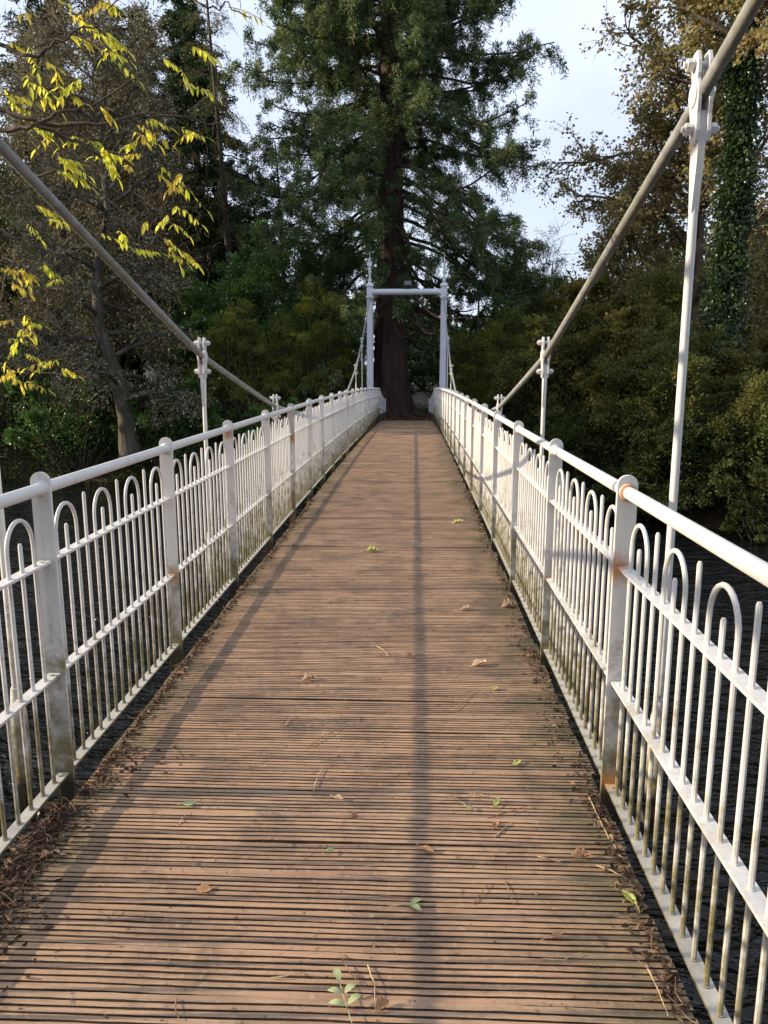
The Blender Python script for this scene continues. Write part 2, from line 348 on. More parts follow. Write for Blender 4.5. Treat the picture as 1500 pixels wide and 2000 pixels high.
# one post, shared mesh: flat bar with a rounded head, face towards the walker
def post_mesh(m, name='post'):
    mb = MB(); w = 0.0345; top = 1.205; r = 0.034
    poly = [(-w, -0.3), (w, -0.3), (w, top - r)]
    for k in range(1, 9):
        a = math.pi / 2 * k / 9; poly.append((w - r + r * math.cos(a), top - r + r * math.sin(a) * 1.0))
    poly.append((w - r, top)); poly.append((-(w - r), top))
    for k in range(1, 9):
        a = math.pi / 2 * k / 9; poly.append((-(w - r) - r * math.sin(a), top - r + r * math.cos(a)))
    poly.append((-w, top - r))
    mb.prism(poly, 'y', -0.0065, 0.0065)
    o = mb.build(name, m); md = o.modifiers.new('bevel', 'BEVEL'); md.width = 0.0018; md.segments = 2; md.limit_method = 'ANGLE'
    # angle stiffener behind the plate, outer side
    return o
def panel_mesh():
    mb = MB(); sp = BAY / 16.0; rb = 0.0072; L0 = 0.0085; L1 = BAY - 0.0085
    # three flats; the near end laps over the front of its post with a bolted lug
    for z, h in ((0.085, 0.009), (0.475, 0.009), (0.89, 0.009)):
        mb.box(-0.021, 0.021, L0, L1 - 0.001, z - h / 2, z + h / 2)
        for yy in (L0, L1 - 0.001):
            s = 1 if yy == L0 else -1
            mb.tube([(0.0, yy + s * .026, z + h / 2), (0.0, yy + s * .026, z + h / 2 + .006)], 0.0085, 6)
    ys = [sp * (i + 1) for i in range(15)]
    k = 0
    while k < 15:
        a, b, c = ys[k], ys[k + 1], ys[k + 2]; r = (c - a) / 2; cz = 1.068 - r * 1.15
        pts = [(0, a, 0.06), (0, a, 0.5), (0, a, cz)] + [(0, b - r * math.cos(t), cz + r * 1.15 * math.sin(t)) for t in np.linspace(0, math.pi, 13)[1:-1]] + [(0, c, cz), (0, c, 0.5), (0, c, 0.06)]
        mb.tube(pts, rb, 8)
        mb.tube([(0, b, 0.06), (0, b, 0.985), (0, b, 0.992)], [rb, rb, rb * .6], 8)
        if k + 3 < 15: mb.tube([(0, ys[k + 3], 0.06), (0, ys[k + 3], 1.075), (0, ys[k + 3], 1.083)], [rb, rb, rb * .6], 8)
        k += 4
    # small weld collars where bars pass the flats
    for y in ys:
        for z in (0.085, 0.475, 0.89): mb.tube([(0, y, z - .007), (0, y, z + .008)], rb + .0025, 8)
    return mb.build('baluster_panel', M['paint'], smooth=True)
proto_post = post_mesh(M['paint']); proto_panel = panel_mesh()
first = [True, True]; rusty_me = None
IS = list(range(-4, 20))
rusty = {(-1, 4), (-1, 9), (1, 5)}
def railing(side):
    mb = MB(); ys = [Y0 + BAY * i for i in IS]
    pts = []
    for y in np.arange(ys[0], ys[-1] + .01, BAY / 2): pts.append(rel((side * XR, y, dz(y) + 1.147)))
    mb.tube(pts, 0.0215, 16)
    for i in IS:                       # welded collars each side of each post, sleeve joints on some
        y = Y0 + BAY * i; z = dz(y) + 1.147
        for s in (-1, 1): mb.tube([rel((side * XR, y + s * .0066, z)), rel((side * XR, y + s * .014, z))], [0.030, 0.0225], 16)
        if (i * 7 + side) % 3 == 0:
            mb.tube([rel((side * XR, y - .085, z)), rel((side * XR, y - .079, z))], 0.0228, 16)
    if side > 0:
        y = Y0; z = dz(y) + 1.147; mb.cur = 1
        mb.tube([rel((side * XR, y - .0152, z)), rel((side * XR, y - .0225, z))], [0.028, 0.0222], 16); mb.cur = 0
    o = mb.build('railing', M['paint'], bridge, smooth=True, mats=[M['rust']])
    o['label'] = ('left' if side < 0 else 'right') + ' side railing of white hooped bars and flat posts'
    global rusty_me
    for i in IS:
        y = Y0 + BAY * i; p = rel((side * XR, y, dz(y)))
        if first[0]: q = proto_post; q.parent = o; q.location = p; first[0] = False
        else: q = dup(proto_post, o, p)
        q.rotation_euler = (0, rng.normal(0, .004), rng.normal(0, .01))
        if (side, i) in rusty:
            if rusty_me is None: rusty_me = proto_post.data.copy(); rusty_me.materials[0] = M['paint_rusty']
            q.data = rusty_me; q['label'] = 'rust streaked post'
        if i < IS[-1]:
            y1 = y + BAY; ang = math.atan2(dz(y1) - dz(y), BAY)
            if first[1]: q = proto_panel; q.parent = o; q.location = p; first[1] = False
            else: q = dup(proto_panel, o, p)
            q.rotation_euler = (ang, 0, 0)
    # splayed end wing beyond the last post
    y = Y0 + BAY * IS[-1]; z = dz(y); yb = y + 1.35; xb = side * 0.86; mb = MB()
    A = np.array(rel((side * XR, y + .012, z))); B = np.array(rel((xb, yb, dz(yb))))
    for z0, z1 in ((1.17, 0.74), (0.89, 0.52), (0.475, 0.33), (0.085, 0.07)):
        mb.tube([A + (0, 0, z0), B + (0, 0, z1)], 0.02 if z0 > 1 else 0.013, 8)
    for k in range(1, 15):
        t = k / 15; p = A + (B - A) * t; mb.tube([p + (0, 0, .05), p + (0, 0, 1.17 - .43 * t - .02)], 0.0095, 6)
    mb.box(B[0] - .045, B[0] + .045, B[1] - .03, B[1] + .03, B[2] - .3, B[2] + .80)
    mb.tube([A + (0, 0, .86), B + (0, 0, .1)], .014, 6)
    mb.build('end_wing', M['paint_tower'], o)
    return o
rl = railing(-1); rr_ = railing(1)

# suspension cables (twisted wire rope) -------------------------------------
CY = np.array([-2.2, -0.1, 2.53, 5.17, 7.83, 10.4, 13.0, 15.8, 19.0, 21.4, 26.0])
CZ = np.array([3.95, 3.20, 2.37, 1.65, 1.20, 0.97, 0.92, 1.05, 1.64, 2.38, 4.08])
def pchip(x, X, Y):
    h = np.diff(X); d = np.diff(Y) / h; m = np.zeros(len(X)); m[0] = d[0]; m[-1] = d[-1]
    for i in range(1, len(X) - 1): m[i] = 0 if d[i - 1] * d[i] <= 0 else 2 * d[i - 1] * d[i] / (d[i - 1] + d[i])
    i = min(max(int(np.searchsorted(X, x)) - 1, 0), len(X) - 2); t = (x - X[i]) / h[i]
    return (1 + 2 * t) * (1 - t) ** 2 * Y[i] + t * (1 - t) ** 2 * h[i] * m[i] + t * t * (3 - 2 * t) * Y[i + 1] + t * t * (t - 1) * h[i] * m[i + 1]
def cz_(y): return .2 * float(pchip(y, CY, CZ)) + .8 * float(np.interp(y, CY, CZ))      # the rope runs nearly straight from clamp to clamp
def cx_(y): return 1.15 + max(0, (y - 15) / 11.0) * 0.06
def rope(side):
    ys = np.concatenate([np.arange(-2.2, 9, .012), np.arange(9, 26, .03)]); ns = 32
    P = np.array([rel((side * cx_(y), y, cz_(y))) for y in ys]); T = np.gradient(P, axis=0); T /= np.linalg.norm(T, axis=1)[:, None]
    A = np.cross(T, [0, 0, 1.0]); A /= np.linalg.norm(A, axis=1)[:, None]; B = np.cross(A, T)
    s = np.concatenate([[0], np.cumsum(np.linalg.norm(np.diff(P, axis=0), axis=1))])
    th = np.linspace(0, 2 * np.pi, ns, endpoint=False)
    ph = th[None, :] * 8 + s[:, None] * 2 * np.pi / .030 * side
    rad = 0.0208 * (1 - .13 * (1 - np.abs(np.sin(ph / 2))) * 1.0)
    V = P[:, None, :] + rad[..., None] * (np.cos(th)[None, :, None] * A[:, None, :] + np.sin(th)[None, :, None] * B[:, None, :])
    n = len(ys); i, k = np.meshgrid(np.arange(n - 1), np.arange(ns), indexing='ij'); k2 = (k + 1) % ns
    L = np.stack([i * ns + k, i * ns + k2, (i + 1) * ns + k2, (i + 1) * ns + k], -1).reshape(-1)
    return np_mesh('suspension_cable', V.reshape(-1, 3), L, np.arange(0, len(L), 4), M['rope'], bridge, smooth=True)
rope(-1); rope(1)

# hangers ---------------------------------------------------------------------
def hanger(side, y, full=True):
    zc = cz_(y); zd = dz(y); x = side * cx_(y); slope = math.atan2(cz_(y + .1) - cz_(y - .1), .2)
    mb = MB(); zb = zd + 0.42; zt = zc - 0.19
    o = empty('hanger'); bpy.data.objects.remove(o)
    h = MB()
    if zt > zb + .1: h.tube([(0, 0, zb - zc), (0, 0, zt - zc - .14)], 0.0138, 12)
    zt2 = min(zc - 0.05, zt + .14)
    # flattened blade between the clamp plates
    h.prism([(-.012, -.34), (-.03, -.20), (-.034, -.10), (-.025, -.05), (.025, -.05), (.034, -.10), (.03, -.20), (.012, -.34)], 'x', -.011, .011)
    ho = h.build('hanger', M['paint'], bridge, rel((x, y, zc)), smooth=True)
    c = MB()
    prof = [(-.022, .135), (.022, .135), (.036, .10), (.036, .06), (.028, .045), (.045, .015), (.047, -.03), (.038, -.07), (.040, -.125), (.026, -.155), (-.026, -.155), (-.040, -.125), (-.038, -.07), (-.047, -.03), (-.045, .015), (-.028, .045), (-.036, .06), (-.036, .10)]
    for s in (-1, 1):
        c.prism(prof, 'x', s * .013, s * .029)
        arc = [(.041 * math.cos(t) + 0, .041 * math.sin(t)) for t in np.linspace(0, 2 * math.pi, 15)[:-1]]
        c.prism(arc, 'x', s * .0292, s * .036)
    cl = c.build('clamp', M['paint'], ho); cl.rotation_euler = (slope * .35, 0, 0); cl.scale = (.80, .78, .92)
    md = cl.modifiers.new('bevel', 'BEVEL'); md.width = .003; md.segments = 2; md.limit_method = 'ANGLE'
    for bz in (.088, -.10):
        b = MB(); b.tube([(-.045, 0, bz), (.045, 0, bz)], .011, 8)
        for s in (-1, 1): b.tube([(s * .0295, 0, bz), (s * .047, 0, bz)], .0185, 6); b.tube([(s * .047, 0, bz), (s * .056, 0, bz)], .010, 8)
        bo = b.build('bolt', M['paint'], ho); bo.rotation_euler = (slope * .35, 0, 0)
    f = MB(); z0 = zd - zc
    f.tube([(0, 0, z0 + .42), (0, 0, z0 + .36), (0, 0, z0 + .31), (0, 0, z0 + .05)], [.0185, .024, .030, .030], 12)
    f.prism([(-.024, z0 + .05), (-.03, z0 - .02), (-.012, z0 - .10), (.012, z0 - .10), (.03, z0 - .02), (.024, z0 + .05)], 'x', -.012, .012)
    ring = [(side * -.035 + .0, .04 * math.cos(t), z0 - .07 + .045 * math.sin(t)) for t in np.linspace(0, 2 * math.pi, 15)]
    f.tube(ring, .012, 8)
    f.tube([(.03, 0, z0 - .04), (-side * .3, 0, z0 - .2)], .016, 8)
    f.build('foot_socket', M['paint'], ho, smooth=True)
    return ho
for side in (-1, 1):
    for y in (-2.0, 2.53, 5.17, 7.83, 10.4, 13.0, 15.8, 19.0 if side < 0 else 18.9, 21.4):
        if y == -2.0: y = -.1
        hanger(side, y)

# far tower ---------------------------------------------------------------------
TY = 26.0
def tower():
    cb = MB(); zt = 4.18
    cb.tube([rel((-1.14, TY, zt)), rel((1.14, TY, zt))], .098, 20)
    for s in (-1, 1): cb.tube([rel((s * 1.14, TY, zt)), rel((s * 1.085, TY, zt))], [.125, .105], 20)
    t = cb.build('tower', M['paint_tower'], bridge, smooth=True); t['label'] = 'far gateway tower of two white columns and a round crossbeam'
    for s in (-1, 1):
        l = MB(); x = s * 1.225
        # column: square shaft with two narrower flanges, slight taper
        def taper(w0, d0, w1, d1, z0, z1):
            l.add([rel((x + a * w0, TY + b * d0, z0)) for a, b in ((-1, -1), (1, -1), (1, 1), (-1, 1))] + [rel((x + a * w1, TY + b * d1, z1)) for a, b in ((-1, -1), (1, -1), (1, 1), (-1, 1))],
                  [(0, 3, 2, 1), (4, 5, 6, 7), (0, 1, 5, 4), (1, 2, 6, 5), (2, 3, 7, 6), (3, 0, 4, 7)])
        taper(.118, .095, .098, .08, -.9, 3.98); taper(.085, .13, .07, .11, -.9, 3.95)
        taper(.13, .13, .13, .13, 3.98, 4.03); taper(.105, .105, .10, .10, 4.03, 4.36); taper(.135, .135, .12, .12, 4.36, 4.40); taper(.12, .12, .07, .07, 4.40, 4.46)
        for zz in (1.2, 2.4, 3.4): taper(.124, .1, .124, .1, zz, zz + .03)
        l.build('column', M['paint_tower'], t)
        f = MB()
        def P(z, r): return (rel((x, TY, z)), r)
        pr = [(4.44, .06), (4.50, .045), (4.53, .07), (4.56, .07), (4.59, .04), (4.75, .035), (4.80, .055), (4.84, .055), (4.88, .03), (5.10, .022), (5.45, .004)]
        f.tube([rel((x, TY, z)) for z, r in pr], [r for z, r in pr], 10)
        for dx, dy in ((1, 0), (-1, 0), (0, 1), (0, -1)):
            f.tube([rel((x + dx * .02, TY + dy * .02, 4.93)), rel((x + dx * .10, TY + dy * .10, 4.95))], [.013, .006], 6)
        f.build('finial', M['paint_tower'], t, smooth=False)
        sd_ = MB(); sd_.box(x - s * .02 - .05, x - s * .02 + .05, TY - 12 - .22, TY - 12 - .09, 3.93, 4.15); sd_.build('cable_saddle', M['paint_tower'], t)
    return t
tower()
fl = empty('floodlight', (0.03, TY - .02, 4.28), 'small black floodlight fixed on top of the far tower crossbeam', 'floodlight')
m_ = MB(); m_.prism([(-.05, .06), (-.07, .10), (-.07, .24), (-.03, .27), (.07, .25), (.09, .20), (.05, .08)], 'x', -.13, .13); m_.build('casing', M['lamp_black'], fl)
m_ = MB(); m_.add([(-.11, -.073, .11), (.11, -.073, .11), (.11, -.073, .235), (-.11, -.073, .235)], [(0, 1, 2, 3)]); m_.build('lens', M['lamp_glass'], fl)
m_ = MB(); m_.box(-.15, -.133, -.02, .02, -.0, .2); m_.box(.133, .15, -.02, .02, 0, .2); m_.box(-.15, .15, -.02, .02, -.012, 0.0); m_.build('bracket', M['lamp_black'], fl)

# ---------------------------------------------------------------- ground, river
def bank_y(x):      # far water's edge
    return float(np.interp(x, [-60, -16, -9, -2, 2, 5, 9, 14, 60], [12, 28.0, 28, 26.8, 26.2, 22.5, 19.5, 18.5, 15]))
def ground_z(x, y):
    b = bank_y(x); d = y - b; nb = float(np.interp(x, [-60, -8, -4, 4, 8, 60], [6, 2.0, -1.0, -3.0, -1.0, -6])); e = nb - y
    far = -3.6 if d < -1.5 else float(np.interp(d, [-1.5, 0, .7, 2.0, 4.5, 60, 400], [-3.6, -2.5, -1.5, -.75, -.38, .4, 6]))
    near = -3.6 if e < -1.5 else float(np.interp(e, [-1.5, 0, .8, 2.2, 60], [-3.6, -2.5, -1.6, -.5, .3]))
    return max(far, near)
gx = np.concatenate([np.linspace(-400, -40, 14), np.arange(-38, 38.1, .7), np.linspace(40, 400, 14)])
gy = np.concatenate([np.linspace(-120, -12, 10), np.arange(-11, 46, .7), np.linspace(48, 600, 24)])
V = []; 
for y in gy:
    for x in gx:
        z = ground_z(x, y); w = .09 * math.sin(x * 2.3 + y * 1.7) + .07 * math.sin(x * 5.1 - y * 3.3) + rng.normal(0, .03)
        if y > 28.0 and abs(x) < 1.4 and y < 33: z = -.24; w = rng.normal(0, .01)
        V.append((x, y, z + (w if z > -3 else 0)))
nx, ny = len(gx), len(gy); i, j = np.meshgrid(np.arange(nx - 1), np.arange(ny - 1)); a = j * nx + i
L = np.stack([a, a + 1, a + 1 + nx, a + nx], -1).reshape(-1)
mg, t, b = mat('leafy_ground'); pos = t.nodes.new('ShaderNodeNewGeometry').outputs['Position']
n1 = noise(t, 1.3, 6, .6, pos); n2 = noise(t, 14, 5, .7, pos)
lk(t, mix(t, ramp(t, n2, [(.4, 0.), (.6, 1.)]), ramp(t, n1, [(.3, (.014, .014, .008)), (.55, (.03, .026, .014)), (.75, (.02, .028, .01))]), (.07, .042, .022)), b.inputs['Base Color'])
b.inputs['Roughness'].default_value = .95; bump(t, b, n2, .8, .06)
tag(np_mesh('ground', V, L, np.arange(0, len(L), 4), mg, smooth=True), kind='structure')
mw, t, b = mat('dark_river_water')
b.inputs['Base Color'].default_value = (.006, .006, .005, 1); b.inputs['Roughness'].default_value = .04; b.inputs['IOR'].default_value = 1.33
pos = t.nodes.new('ShaderNodeNewGeometry').outputs['Position']; mp2 = t.nodes.new('ShaderNodeMapping'); mp2.inputs['Scale'].default_value = (.8, 1.7, 1); mp2.inputs['Rotation'].default_value = (0, 0, .12); lk(t, pos, mp2.inputs['Vector'])
h = mth(t, 'ADD', mth(t, 'MULTIPLY', noise(t, 1.5, 2, .5, mp2.outputs[0], dist=1.0), 1.0), mth(t, 'MULTIPLY', noise(t, 5.5, 2, .5, mp2.outputs[0], dist=1.2), .32))
bump(t, b, h, 1.0, .30); b.inputs['Specular IOR Level'].default_value = .5
m_ = MB(); m_.add([(-400, -60, -2.5), (400, -60, -2.5), (400, 70, -2.5), (-400, 70, -2.5)], [(0, 1, 2, 3)])
tag(m_.build('river_water', mw), kind='structure')
# stone abutment at the far end
mst = simple('abutment_stone', (.16, .14, .11), .9, .45, 3)
m_ = MB(); m_.box(-1.7, 1.7, 26.75, 28.3, -3.7, -.36); m_.box(-1.7, -1.1, 26.75, 29.6, -3.6, -.30); m_.box(1.1, 1.7, 26.75, 29.6, -3.6, -.30)
tag(m_.build('stone_abutment', mst), 'dark stone abutment under the far end of the footbridge', 'abutment')

#FOLIAGE
# ---------------------------------------------------------------- foliage tools
def unit(v): v = np.asarray(v, float); return v / (np.linalg.norm(v, axis=-1, keepdims=True) + 1e-9)
def leaves(name, m, C, D, Ln, Wd, parent, up=None, fold=0.15, shape='diamond', tint=None, loc=(0, 0, 0), kind=None):
    """C centres (N,3), D length directions, Ln lengths, Wd widths -> one mesh of small leaf faces"""
    C = np.asarray(C, float); n = len(C); D = unit(D)
    U = rng.normal(size=(n, 3)) if up is None else up + rng.normal(size=(n, 3)) * .55
    S_ = unit(np.cross(D, U)); Nn = np.cross(S_, D); Ln = np.broadcast_to(Ln, n)[:, None]; Wd = np.broadcast_to(Wd, n)[:, None]
    if shape == 'diamond':
        P = np.stack([C - D * Ln * .5, C + S_ * Wd * .5 - Nn * Ln * fold, C + D * Ln * .5, C - S_ * Wd * .5 - Nn * Ln * fold * .4], 1); k = 4
    elif shape == 'lobed':        # 6 points, broad with a pointed tip
        P = np.stack([C - D * Ln * .5, C - D * Ln * .18 + S_ * Wd * .52, C + D * Ln * .14 + S_ * Wd * .30, C + D * Ln * .5, C + D * Ln * .14 - S_ * Wd * .30 - Nn * Ln * fold, C - D * Ln * .18 - S_ * Wd * .52 - Nn * Ln * fold], 1); k = 6
    V = P.reshape(-1, 3) - np.asarray(loc)
    o = np_mesh(name, V, np.arange(n * k), np.arange(0, n * k, k), m, parent, {'tint': rng.random(n) if tint is None else tint})
    if kind: o['kind'] = kind
    return o
class Wood:
    def __init__(s): s.lines = []; s.tw = []
    def line(s, P, r0, r1, n=6): s.lines.append((np.asarray(P, float), r0, r1, n))
    def build(s, name, m, parent, loc=(0, 0, 0)):
        V = []; L = []; base = 0; loc = np.asarray(loc, float); ro = []
        for P, r0, r1, n in s.lines:
            P = P - loc; T = unit(np.gradient(P, axis=0)); ref = np.array([.3, .2, 1.]) if abs(T[0][2]) < .8 else np.array([1., .2, 0])
            A = unit(np.cross(T, ref)); B = np.cross(A, T); k = len(P)
            if isinstance(r0, np.ndarray): r = r0[:, None, None]
            else: r = np.linspace(r0, r1, k)[:, None, None]
            th = np.linspace(0, 2 * np.pi, n, endpoint=False)
            V.append((P[:, None, :] + r * (np.cos(th)[None, :, None] * A[:, None, :] + np.sin(th)[None, :, None] * B[:, None, :])).reshape(-1, 3))
            i, j = np.meshgrid(np.arange(k - 1), np.arange(n), indexing='ij'); j2 = (j + 1) % n
            L.append((base + np.stack([i * n + j, i * n + j2, (i + 1) * n + j2, (i + 1) * n + j], -1)).reshape(-1)); base += k * n
        V = np.concatenate(V); L = np.concatenate(L)
        return np_mesh(name, V, L, np.arange(0, len(L), 4), m, parent, smooth=True)
def grow(p, d, length, nseg, wander=.15, trop=(0, 0, 0)):
    P = [np.array(p, float)]; d = unit(d); st = length / nseg; trop = np.array(trop, float)
    for i in range(nseg):
        d = unit(d + rng.normal(size=3) * wander + trop / nseg); P.append(P[-1] + d * st)
    return np.array(P)
def at_line(P, t):
    k = min(int(t * (len(P) - 1)), len(P) - 2); f = t * (len(P) - 1) - k; return P[k] * (1 - f) + P[k + 1] * f, unit(P[k + 1] - P[k])
def side_dir(d, ang, az=None):
    a = unit(np.cross(d, rng.normal(size=3))) if az is None else az
    return unit(d * math.cos(ang) + a * math.sin(ang))
def flare_trunk(w, P, radii, n=20, ridg=.12, roots=0):
    P = np.asarray(P, float); w.line(P, np.asarray(radii, float), None, n)

def broadleaf(name, base, height, crown_r, label, cat, leafm, barkm, r0=.3, lean=(0, 0), crown_base=.3, nlimb=16, nsub=7, ntwig=5, nleaf=10, lf=(.11, .09), limb_up=.5, spread=.35, group=None, shape='lobed', asym=None, droop=-.1, trunk_pts=None, twlen=(.5, 1.1)):
    b = np.array(base, float); o = empty(name, b, label, cat, group); w = Wood(); h = height
    T = trunk_pts if trunk_pts is not None else grow(b - (0, 0, .4), (lean[0], lean[1], 1), h * .95, 12, .045, (0, 0, .2))
    T = np.asarray(T, float); k = len(T); rad = r0 * (1 - np.linspace(0, 1, k) ** .9 * .88); rad[0] *= 1.35
    w.line(T, rad, None, 12); C = []; D = []
    for i in range(nlimb):
        t = crown_base + (1 - crown_base) * (i + rng.random() * .8) / nlimb; p, d = at_line(T, min(t, .99))
        az = i * 2.4 + rng.normal(0, .4); hd = np.array([math.cos(az), math.sin(az), 0]); env = math.sin(math.pi * min(.97, .22 + .70 * (t - crown_base) / (1 - crown_base + 1e-6)))
        ln = crown_r * (.45 + .65 * env) * rng.uniform(.75, 1.1)
        if asym is not None: ln *= 1 + .5 * float(hd[:2] @ np.array(asym))
        r = r0 * .42 * (1 - .6 * t)
        Lb = grow(p, unit(hd + (0, 0, limb_up + .5 * t)), ln, 9, .13, (0, 0, droop)); w.line(Lb, r, r * .2, 7)
        for j in range(nsub):
            tj = .22 + .78 * (j + rng.random()) / nsub; q, e = at_line(Lb, min(tj, .99))
            dn_ = float(np.clip(rng.lognormal(-.15, .75), .1, 3))
            s = grow(q, side_dir(e, rng.uniform(.5, 1.1)) + (0, 0, .15), ln * spread * rng.uniform(.6, 1.2) * (1.15 - .5 * tj), 6, .2, (0, 0, droop)); w.line(s, r * .35, r * .08, 5)
            for kk in range(ntwig):
                tk = .25 + .75 * (kk + rng.random()) / ntwig; q2, e2 = at_line(s, min(tk, .99))
                s2 = grow(q2, side_dir(e2, rng.uniform(.4, 1.1)), rng.uniform(*twlen), 4, .22, (0, 0, droop)); w.line(s2, .012, .004, 3)
                nn = rng.poisson(nleaf * dn_)
                tt = rng.random(nn) ** .7
                for t3 in tt:
                    q3, e3 = at_line(s2, min(t3, .99)); C.append(q3 + rng.normal(size=3) * .10); D.append(side_dir(e3, rng.uniform(.3, 1.3)) + (0, 0, -.25))
    w.build('trunk', barkm, o, b)
    C = np.array(C); D = np.array(D); n = len(C); s = rng.uniform(.65, 1.2, n)
    leaves('crown', leafm, C, D, lf[0] * s, lf[1] * s, o, shape=shape, loc=b, up=np.array([0, 0, .8]))
    return o

def bush(name, base, rad, label, cat, leafm, n=30000, lf=(.10, .05), lobes=40, group=None, lobe_r=(.22, .42), sticks=40, up=None, shape='diamond', barkm=None, flat=.75, cr=None):
    """rad = (rx, ry, rz); ellipsoid sitting on base, made of leafy lobes"""
    b = np.array(base, float); o = empty(name, b, label, cat, group); rad = np.array(rad, float); c = b + (0, 0, rad[2] * .8)
    C = []; D = []; w = Wood(); m0 = min(rad)
    dirs = unit(rng.normal(size=(lobes, 3))); dirs[:, 2] = np.abs(dirs[:, 2]) * 1.0 - .45 * (rng.random(lobes) < .45)
    dirs = unit(dirs); per = n // (lobes)
    for d in dirs:
        q = c + d * rad * rng.uniform(.62, .95); lr = m0 * rng.uniform(*lobe_r); k = int(per * rng.uniform(.5, 1.5))
        u = unit(rng.normal(size=(k, 3))); u[:, 2] = np.abs(u[:, 2]) * np.where(rng.random(k) < .75, 1, -.5)
        rr_ = rng.uniform(.35, 1.0, k) ** .6
        # clumps inside the lobe
        kc = max(6, k // 60); cc = unit(rng.normal(size=(kc, 3))) * rng.uniform(.5, 1, (kc, 1)); ci = rng.integers(0, kc, k)
        off = cc[ci] * .8 + rng.normal(size=(k, 3)) * .15
        pos = q + (off * np.array([1, 1, flat])) * lr * 1.15
        C.append(pos); D.append(unit(off) * .9 + d * .6 + rng.normal(size=(k, 3)) * .5 + (0, 0, -.15))
        if len(w.lines) < sticks:
            st = b + (rng.normal(0, .25, 3) * rad * (.5, .5, 0)); mid = (st + q) / 2 + rng.normal(size=3) * .25
            t = np.linspace(0, 1, 7)[:, None]; w.line((1 - t) ** 2 * st + 2 * t * (1 - t) * mid + t * t * q, .05, .012, 5)
    # loose inner leaves so the middle is not hollow
    k = n // 5; u = rng.normal(size=(k, 3)); u = unit(u) * rng.random((k, 1)) ** .5 * .72; C.append(c + u * rad); D.append(rng.normal(size=(k, 3)))
    w.build('stems', barkm or M['bark_dark'], o, b)
    C = np.concatenate(C); D = np.concatenate(D); keep = C[:, 2] > -2.42
    C = C[keep]; D = D[keep]
    if cr is not None:                     # keep the walkway clear
        k2 = (np.abs(C[:, 0]) > cr) | (C[:, 1] > 34) | (C[:, 2] > 4.8); C = C[k2]; D = D[k2]
    nn = len(C); s = rng.uniform(.6, 1.25, nn)
    leaves('foliage', leafm, C, D, lf[0] * s, lf[1] * s, o, shape=shape, loc=b, up=np.array([0, 0, 1.2]))
    return o

